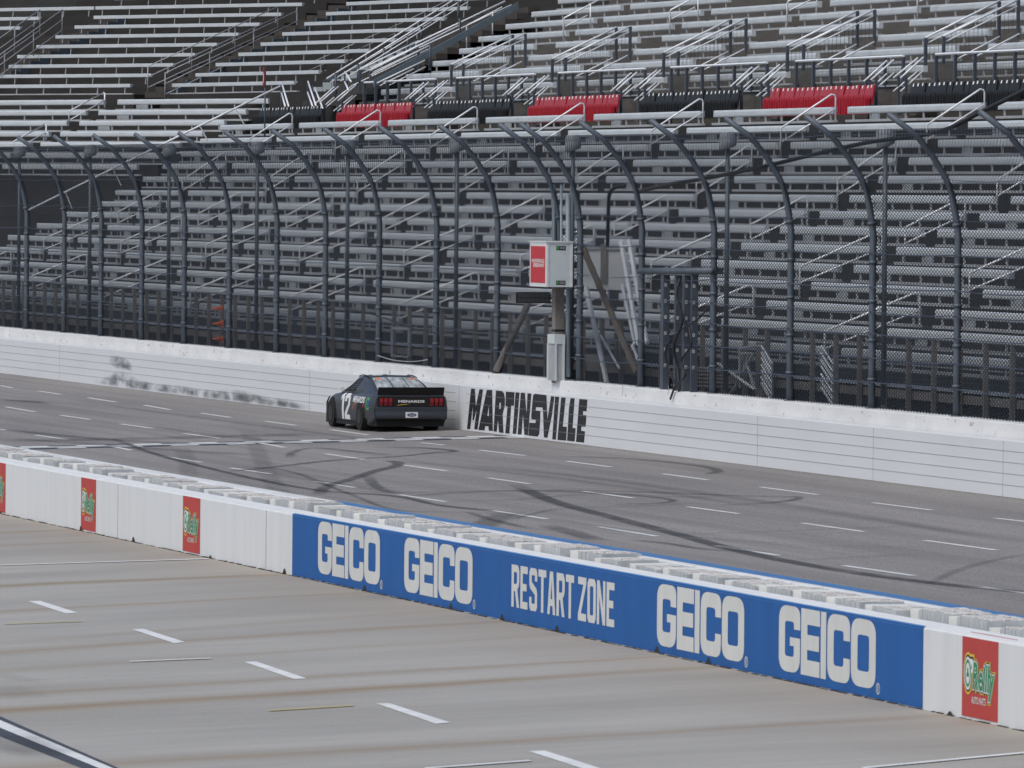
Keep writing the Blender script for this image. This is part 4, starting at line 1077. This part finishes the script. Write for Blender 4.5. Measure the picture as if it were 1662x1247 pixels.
# flag stand: grey platform, white ladders, brown timber
fs = empty('flag_stand', (0,0,0)); tag(fs, 'grey flag stand platform with white sloping ladders behind the fence', 'flag stand')
a, b = at(945,404,49.9), at(1018,466,49.9)
MB().box((a[0],49.9,b[2]),(b[0],49.96,a[2])).build('front_panel', M['white'], fs)
MB().box((a[0]-.1,49.82,b[2]-.08),(b[0]+.1,50.2,b[2])).build('platform', M['white'], fs)
MB().box((a[0]-.05,49.86,a[2]),(b[0]+.05,49.95,a[2]+.06)).build('top_bar', M['plank'], fs)
P = at(983,400,49.86); Q = at(983,462,49.86); MB().box((P[0]-.35,49.84,Q[2]),(P[0]+.12,49.90,P[2]+.05)).build('dark_frame', M['railpost'], fs)
def beam(x0, y0, Y0_, x1, y1, Y1_, r, mt, nm, parent): MB().tube([at(x0,y0,Y0_), at(x1,y1,Y1_)], r, 4).build(nm, mt, parent)
for l in ((951,466,49.4,985,622,48.9,.06),(1008,392,49.5,1037,560,49.3,.055),(1021,390,49.6,1050,558,49.4,.055),(1010,462,49.8,1031,560,49.5,.045),(975,545,49.4,1005,598,49.3,.03),(1026,560,49.3,1043,604,49.2,.04)): beam(*l, M['rail'], 'ladder_stile', fs)
for k in range(13): beam(1009+k*2.25, 400+k*12.5, 49.5, 1022+k*2.25, 400+k*12.5, 49.6, .03, M['rail'], 'ladder_rung', fs)
beam(946,402,49.3,1034,606,48.9,.085, M['wood'], 'timber_brace', fs)
for x in (975,1000): beam(x, 540, 49.6, x, 598, 49.6, .05, M['brownwood'], 'leg', fs)
MB().box((at(950,575,49.7)[0],49.7,at(950,592,49.7)[2]),(at(1035,580,49.7)[0],49.8,at(950,575,49.7)[2])).build('base_plank', M['brownwood'], fs)
# tan slatted ramp seen low behind the fence
o = empty('slatted_ramp', at(1135,615,49.6)); P0 = np.array(o.location); mb = MB()
for k in range(6):
    a, b = at(1100-k*2,596+k*6,49.7)-P0, at(1172+k*4,599+k*6,49.7)-P0; mb.tube([a,b], .03, 4)
mb.build('slat', M['brownwood'], o); MB().tube([at(1165,590,49.6)-P0, at(1224,632,49.3)-P0], .035, 6).build('edge_rail', M['white'], o, True); tag(o, 'tan slatted ramp low behind the fence', 'ramp')
# pedestrian gate frame
gt = empty('fence_gate', (0,0,0)); tag(gt, 'dark gate frame of perforated posts under a horizontal pipe in the fence', 'gate')
MB().tube([at(1038,440,48.25), at(1156,440,48.25)], .075, 8).build('lintel', M['post'], gt, True)
for x0, x1, y1 in ((1078,1093,632),(1100,1107,628),(1113,1124,632),(1127,1132,560)):
    a, b = at(x0,447,48.30), at(x1,y1,48.30); w2 = (b[0]-a[0])*.28
    MB().box((a[0],48.22,1.38),(a[0]+max(.08,w2),48.22+.15,a[2])).build('post', M['navy'], gt)
    for k in range(8): MB().box((a[0]+max(.08,w2)+.002,48.24,1.9+k*.36),(a[0]+max(.08,w2)+.006,48.30,1.98+k*.36)).build('slot', M['plank'], gt)
# hooked black pipe and its cable
pole_thing('hooked_pipe', 'black pipe rising behind the fence and hooking over to the right', 'pipe', [at(986,402,49.2), at(988,320,49.2), at(992,309,49.2), at(1001,303,49.2), at(1014,302,49.2)], .045, M['black'])
for i, (pts, r, lb) in enumerate((([(1700,128),(1600,178),(1520,215),(1400,233),(1250,268),(1160,287),(1090,299),(1040,310)], .045, 'thick black cable drooping across the upper fence at right'),
        ([(560,500),(620,515),(700,540),(790,536),(900,548)], .018, 'thin dark cable sagging along the fence left of the signal cabinet'),
        ([(1103,640),(1100,600),(1094,560),(1108,520),(1098,480),(1104,452)], .03, 'tangled black cable hanging down the gate post'),
        ([(1088,648),(1096,628),(1112,610),(1106,585),(1122,560),(1118,530)], .026, 'black cable looping from the gate down over the white wall'),
        ([(1104,640),(1090,610),(1080,570),(1100,540),(1130,520),(1150,500)], .02, 'thin black cable crossing the gate diagonally'),
        ([(612,577),(640,585),(670,587),(694,584)], .011, 'pale cable sagging on the fence above the race car roof'))):
    o = empty('hanging_cable', at(*pts[0], 48.0)); P0 = np.array(o.location)
    C = catmull([at(x, y, 48.05+.1*(k % 2) if i != 3 else 47.97) for k, (x, y) in enumerate(pts)], 6); MB().tube([p-P0 for p in C], r, 6).build('cable', M['black'] if i != 5 else M['plank'], o, True); tag(o, lb, 'cable')
# sign lump and odd fittings behind the fence
def slat_stair(x, y0, x2, y1, label):
    o = empty('metal_steps', at(x, y1, 49.6)); P0 = np.array(o.location)
    for k in range(8):
        t = k/8; xx, yy = x+(x2-x)*.15, y0+(y1-y0)*t; a = at(x, yy, 49.6)-P0; b = at(x2, yy+28, 49.15)-P0
        if yy+28 < y1+14: MB().tube([a, b], .028, 5).build('bar', M['white'], o)
    MB().tube([at(x2+1,y0+22,49.3)-P0, at(x2+1,y1+2,49.3)-P0], .03, 5).build('stile', M['plank'], o)
    tag(o, label, 'steps', 'white barred steps behind the fence')
slat_stair(1333,562,1351,652,'white slanted barred steps behind the fence, right hand set')
slat_stair(1236,562,1252,642,'white slanted barred steps behind the fence, left hand set beside the trestle')
o = empty('steel_trestle', at(1213,640,49.6)); P0 = np.array(o.location)
for l in ((1200,566,1234,562),(1201,575,1222,574),(1201,566,1201,630),(1216,576,1203,612),(1222,576,1190,636),(1212,590,1226,634),(1206,608,1184,640)):
    MB().tube([at(l[0],l[1],49.55)-P0, at(l[2],l[3],49.55)-P0], .035, 5).build('bar', M['plank'], o)
tag(o, 'grey steel trestle behind the fence at right of the gate', 'trestle')
o = empty('plywood_panel', at(1230,640,49.9)); MB().box((-.2,0,-.1),(.35,.05,1.15)).build('board', M['brownwood'], o); tag(o, 'brown plywood panel standing behind the fence beside the trestle', 'panel')
o = empty('grey_window_frame', at(648,580,49.9)); 
for a, b in (((-.9,.0),(-.84,.75)),((.84,.0),(.9,.75)),((-.9,.72),(.9,.78)),((-.9,.0),(.9,.05))): MB().box((a[0],0,a[1]),(b[0],.05,b[1])).build('frame', M['bench_dull'], o)
tag(o, 'open grey metal frame behind the fence above the race car', 'frame')

# ================================================================== RACE CAR
car = empty('race_car'); tag(car, 'dark grey stock race car number 12 with black rear spoiler beside the outer wall', 'race car')
# station: x, (half profile y,z from bottom edge to centre line)
def sta(x, w, zb, zm, zs, zc, fl=0.): 
    return [(x,w*.93,zb),(x,w*.985+fl,zb+.10),(x,w+fl,zm),(x,w*.985+fl*.5,(zm+zs)/2),(x,w*.955,zs-.05),(x,w*.90,zs),(x,w*.80,zs+.02),(x,w*.45,zc-.005),(x,0,zc)]
ST = [sta(.0,.90,.33,.60,.86,.875), sta(.06,.935,.30,.60,.88,.90), sta(.35,.96,.26,.58,.905,.93), sta(.75,.975,.22,.56,.91,.935,.01), sta(1.12,.985,.18,.56,.905,.93,.02), sta(1.6,.965,.15,.52,.89,.92), sta(2.3,.955,.13,.50,.87,.90), sta(3.0,.955,.13,.50,.86,.89), sta(3.45,.965,.13,.50,.85,.89,.01), sta(3.9,.985,.16,.50,.81,.86,.03), sta(4.3,.965,.13,.46,.74,.79,.01), sta(4.65,.90,.11,.40,.64,.70), sta(4.88,.76,.12,.36,.52,.56), sta(4.97,.62,.18,.34,.42,.44)]
def loft(st, close=True):
    mb = MB(); n = len(st[0]); ring = [[(x,y,z) for x,y,z in s]+[(x,-y,z) for x,y,z in s[-2::-1]] for s in st]; m_ = len(ring[0])
    vs = [p for r_ in ring for p in r_]; fs = [(i*m_+k, i*m_+k+1, (i+1)*m_+k+1, (i+1)*m_+k) for i in range(len(st)-1) for k in range(m_-1)]
    if close: fs += [tuple(range(m_))[::-1], tuple((len(st)-1)*m_+k for k in range(m_))]
    fs += [(i*m_, (i+1)*m_, (i+2)*m_-1, (i+1)*m_-1) for i in range(len(st)-1)]
    mb.add(vs, fs); return mb
# the car's own axes: x forward, y left, z up -> world -X, -Y, +Z
def cw(mb): mb.v = [(-x, -y, z) for x, y, z in mb.v]; return mb
body_mb = cw(loft(ST)); body = body_mb.build('body', M['carbody'], car, True)
md = body.modifiers.new('edge', 'EDGE_SPLIT'); md.split_angle = R(38)
def gst(x, wb, zb, wt, zt): return [(x,wb,zb),(x,wb*.985,zb+(zt-zb)*.25),(x,wb+(wt-wb)*.55,zb+(zt-zb)*.6),(x,wt+.03,zb+(zt-zb)*.88),(x,wt-.03,zt-.012),(x,wt*.6,zt+.006),(x,0,zt+.014)]
GS = [gst(.50,.80,.90,.66,.925), gst(.85,.83,.90,.66,1.01), gst(1.25,.85,.90,.63,1.15), gst(1.6,.86,.89,.60,1.25), gst(1.85,.87,.89,.585,1.295), gst(2.3,.87,.88,.585,1.315), gst(2.7,.87,.87,.58,1.28), gst(3.1,.86,.87,.60,1.12), gst(3.5,.84,.86,.66,.93), gst(3.62,.82,.85,.66,.88)]
green_mb = cw(loft(GS)); gh = green_mb.build('greenhouse', M['carbody'], car, True); md = gh.modifiers.new('edge', 'EDGE_SPLIT'); md.split_angle = R(40)
def tri(mb): return mb
V = body_mb.v+green_mb.v; Fc = body_mb.f+[[i+len(body_mb.v) for i in f] for f in green_mb.f]
def bvh(): 
    bm = bmesh.new(); vv = [bm.verts.new(v) for v in V]
    for f in Fc:
        try: bm.faces.new([vv[i] for i in f])
        except ValueError: pass
    bmesh.ops.triangulate(bm, faces=bm.faces); t = BVHTree.FromBMesh(bm); bm.free(); return t
BT = bvh()
def decal(name, shapes, mt, parent, org, ux, uy, n, lift=.006, sub=.08):
    """2-D shapes (metres) at org with axes ux, uy, thrown along n onto the body"""
    for v, f in shapes:
        bm = bmesh.new(); vv = [bm.verts.new((x, y, 0)) for x, y in v]
        for q in f:
            try: bm.faces.new([vv[i] for i in q])
            except ValueError: pass
        bmesh.ops.triangulate(bm, faces=bm.faces)
        for _ in range(4):
            lg = [e for e in bm.edges if e.calc_length() > sub]
            if not lg: break
            bmesh.ops.subdivide_edges(bm, edges=lg, cuts=1); bmesh.ops.triangulate(bm, faces=bm.faces)
        N_ = Vector(n).normalized(); vs = []; miss = False
        for p in bm.verts:
            o_ = Vector(org)+Vector(ux)*p.co.x+Vector(uy)*p.co.y; h, nn, ix, ds = BT.ray_cast(o_-N_*3, N_)
            vs.append(tuple((h if h else o_)-N_*lift))
        fs = [[q.index for q in fc.verts] for fc in bm.faces]; bm.verts.ensure_lookup_table(); bm.free()
        mb = MB().add(vs, fs); mb.build(name, mt, parent)
def rect(x0, y0, x1, y1): return fill2d([[(x0,y0),(x1,y0),(x1,y1),(x0,y1)]])
def txt(s, x0, x1, y0, y1, off=.02, sh=0.):
    v, f = text2d(s, off, sh); return [(fit(v, (x0,x1,y0,y1)), f)]
# side (left side faces -Y in local mesh axes because of the flip); ux points forward reversed so that text reads rear-ward
SD = dict(org=(0,0,0), ux=(1,0,0), uy=(0,0,1), n=(0,1,0))
decal('car_number', [fill2d([[(-2.98,.22),(-2.98,.74),(-3.10,.66),(-3.10,.78),(-2.96,.86),(-2.80,.86),(-2.80,.22)]])], M['carwhite'], car, **SD)
decal('car_number', [fill2d([[(-2.72,.22),(-2.20,.22),(-2.20,.34),(-2.52,.34),(-2.20,.58),(-2.20,.78),(-2.30,.86),(-2.62,.86),(-2.72,.78),(-2.72,.66),(-2.54,.66),(-2.54,.74),(-2.38,.74),(-2.38,.60),(-2.72,.36)]])], M['carwhite'], car, **SD)
decal('side_lettering', txt('MENARDS', -1.95,-.72,.66,.82,.035,.25), M['carwhite'], car, **SD)
decal('side_lettering', txt('Racing', -1.15,-.78,.575,.635,.03,.2), M['carred'], car, **SD)
an = np.linspace(R(35), R(325), 18)
decal('side_emblem', [fill2d([[(-.46+.15*math.cos(t), .66+.15*math.sin(t)) for t in an]+[(-.46+.115*math.cos(t), .66+.115*math.sin(t)) for t in an[::-1]]])], M['cargreen'], car, **SD)
decal('side_emblem', [fill2d([[(-.44+.075*math.cos(t), .66+.08*math.sin(t)) for t in np.linspace(0,2*math.pi,14,endpoint=False)]])], M['carblue'], car, **SD)
decal('side_flash', [fill2d([[(-1.95,.50),(-1.8,.62),(-1.6,.64),(-1.8,.60),(-1.90,.50)]])], M['orange'], car, **SD)
decal('side_window', [fill2d([[(-3.35,.905),(-2.85,1.13),(-2.45,1.225),(-2.10,1.235),(-1.95,.93),(-2.3,.905)]])], M['cardark'], car, **SD, lift=.008)
decal('quarter_window', [fill2d([[(-1.83,1.20),(-1.55,1.06),(-1.35,.935),(-1.80,.935)]])], M['louver'], car, **SD, lift=.008)
decal('window_net', [fill2d([[(-2.40+.0,.93+k*.045),(-2.05,.94+k*.045),(-2.06,.955+k*.045),(-2.38,.945+k*.045)]]) for k in range(6)], M['louver'], car, **SD, lift=.012)
# wheels and arches
def wheel(xc, side, rear):
    r_ = empty('wheel', (-xc, -side*.80, .345)); r_.parent = car
    t = MB(); n = 24; rr = .345; w2 = .155
    pf = [(-w2,rr*.72),(-w2,rr*.93),(-w2*.8,rr),(w2*.8,rr),(w2,rr*.93),(w2,rr*.72)]
    vs = [(q*math.cos(2*math.pi*k/n), a, q*math.sin(2*math.pi*k/n)) for a, q in pf for k in range(n)]
    fs = [(i*n+k, i*n+(k+1) % n, (i+1)*n+(k+1) % n, (i+1)*n+k) for i in range(len(pf)-1) for k in range(n)]+[tuple(range(n)), tuple((len(pf)-1)*n+k for k in range(n))]
    t.add(vs, fs).build('tyre', M['tyre'], r_)
    c_ = MB(); yy = -w2*side-.004*side
    c_.tube([(0,yy+.03*side,0),(0,yy,0)], .20, 16).build('rim', M['rim'], r_)
    MB().tube([(0,yy-.02*side,0),(0,yy-.04*side,0)], .045, 8).build('hub', M['plank'], r_)
for xc in (1.10, 3.89):
    for s in (1, -1): wheel(xc, s, xc < 2)
    arch = [(-xc+.43*math.cos(t), .33+.42*math.sin(t)) for t in np.linspace(-.25, math.pi+.25, 20)]
    decal('wheel_arch', [fill2d([arch])], M['cardark'], car, **SD, lift=.004, sub=.1)
    decal('wheel_arch', [fill2d([arch])], M['cardark'], car, (0,0,0), (1,0,0), (0,0,1), (0,-1,0), lift=.004, sub=.1)
# discs of the wheels show in the arches
for xc in (1.10, 3.89):
    n = 20; yo = -.995
    MB().tube([(-xc,yo+.05,.34),(-xc,yo-.012,.34)], .335, 24).build('tyre_face', M['tyre'], car)
    MB().tube([(-xc,yo-.012,.34),(-xc,yo-.022,.34)], .19, 16).build('wheel_disc', M['rim'], car)
# flared front fender lip, side skirt
MB().box((-3.45,-.975,.10),(-1.55,-.90,.17)).build('side_skirt', M['cardark'], car)
cw(MB().add([(4.28,.96,.10),(4.30,1.02,.10),(4.28,1.02,.60),(4.26,.97,.62),(4.05,.97,.78),(4.07,1.02,.72)], [(0,1,2,3),(3,2,5,4)])).build('fender_lip', M['carbody'], car)
# rear: spoiler, lamp panel, lamps, lettering, bumper, plate, underside
cw(MB().add([(.02,.83,.885),(.02,-.83,.885),(-.05,-.83,1.075),(-.05,.83,1.075),(.035,.83,.885),(.035,-.83,.885),(-.035,-.83,1.075),(-.035,.83,1.075)], [(0,1,2,3),(5,4,7,6),(0,3,7,4),(1,5,6,2),(3,2,6,7),(0,4,5,1)])).build('spoiler', M['cardark'], car)
# fascia faces backwards: local mesh +X
RD = dict(org=(0,0,0), ux=(0,1,0), uy=(0,0,1), n=(-1,0,0))
MB().box((.001,-.84,.60),(.012,.84,.845)).build('lamp_panel', M['cardark'], car)
tl = []
for s in (-1, 1):
    for k in range(3):
        yc = s*(.52+k*.115); 
        MB().add([(.013,yc-.040,.625),(.013,yc+.040,.625),(.05,yc+.045,.72),(.03,yc+.040,.81),(.03,yc-.040,.81),(.05,yc-.045,.72)], [(0,1,2,5),(5,2,3,4)]).build('tail_light', M['tail'], car)
v, f = text2d('MENARDS', .035); v = fit(v, (-.32,.34,.70,.765)); wall_mesh([(v, f)], lambda x, y: (.016, x, y)).build('rear_lettering', M['carwhite'], car)
v, f = fill2d([[(-.36,.63),(-.22,.645),(.0,.675),(-.22,.66),(-.32,.645)]]); wall_mesh([(v, f)], lambda x, y: (.016, x, y)).build('rear_flash', M['yellow'], car)
bp = MB(); prb = [(.0,.60),(.06,.58),(.03,.53),(.07,.44),(.10,.36),(.06,.30),(.0,.30)]
n = len(prb); vs = [(-.02+a*(1-.35*abs(y)**3), y, z) for y in np.linspace(-.9,.9,13) for a, z in prb]
bp.add(vs, [(i*n+k, i*n+k+1, (i+1)*n+k+1, (i+1)*n+k) for i in range(12) for k in range(n-1)]); bp.build('bumper', M['carbody'], car, True)
MB().box((.085,-.155,.335),(.095,.155,.475)).build('rear_plate', M['carwhite'], car)
v, f = fill2d([[(.115*math.cos(t), .405+.042*math.sin(t)) for t in np.linspace(0,2*math.pi,20,endpoint=False)]]); wall_mesh([(v, f)], lambda x, y: (.098, x, y)).build('oval_badge', M['badge'], car)
v, f = text2d('Ford', .01, .2); v = fit(v, (-.07,.07,.385,.428)); wall_mesh([(v, f)], lambda x, y: (.1, x, y)).build('badge_lettering', M['carwhite'], car)
MB().box((-4.5,-.85,.12),(-.06,.85,.30)).build('underside', M['cardark'], car)
# tail extensions at the bumper corners
for s in (-1, 1): MB().add([(.02,s*.90,.34),(.02,s*.78,.30),(-.5,s*.93,.14),(-.5,s*.965,.16),(-.3,s*.968,.40),(.0,s*.93,.60)], [(0,1,2,3),(0,3,4,5)]).build('rear_corner', M['carbody'], car)
# rear window, roof stripe and flaps
for yy0, yy1, x0, x1, mt, nm in ((-.60,.60,-1.62,-.58,'glass','rear_window'),):
    decal(nm, [fill2d([[( -.545,-1.66),(.545,-1.66),(.64,-.62),(-.64,-.62)]])], M['glass'], car, (0,0,0), (0,1,0), (1,0,0), (0,0,-1), lift=.008, sub=.12)
for y in (-.2,.2): decal('window_strap', [rect(y-.012,-1.64,y+.012,-.62)], M['cardark'], car, (0,0,0), (0,1,0), (1,0,0), (0,0,-1), lift=.012)
for y in (-.43,.43): decal('window_sticker', [rect(y-.045,-1.60,y+.045,-1.45)], M['orange'], car, (0,0,0), (0,1,0), (1,0,0), (0,0,-1), lift=.014)
decal('roof_number', [rect(-.42,-2.55,-.18,-1.95), rect(-.05,-2.55,.42,-1.95)], M['carwhite'], car, (0,0,0), (0,1,0), (1,0,0), (0,0,-1), lift=.008)
for s in (-1,1): MB().tube([(-1.7,s*.60,1.262),(-2.0,s*.585,1.305),(-2.4,s*.585,1.315),(-2.75,s*.58,1.27)], .014, 6).build('roof_rail', M['cardark'], car, True)
MB().tube([(-2.2,.05,1.32),(-2.2,.05,1.42)], .008, 4).build('antenna', M['cardark'], car)
MB().obox((-3.12,-.93,.95), (.06,0,0), (0,.05,0), (0,0,.045)).build('mirror', M['carwhite'], car)
P = on_track(583, 699.5); Q = on_track(712, 697)
car.location = (float((P[0]+Q[0])/2+1.10), float((P[1]+Q[1])/2)+.0, track_z((P[1]+Q[1])/2)+.0)
print('car', car.location, P, Q)
bpy.context.view_layer.update()
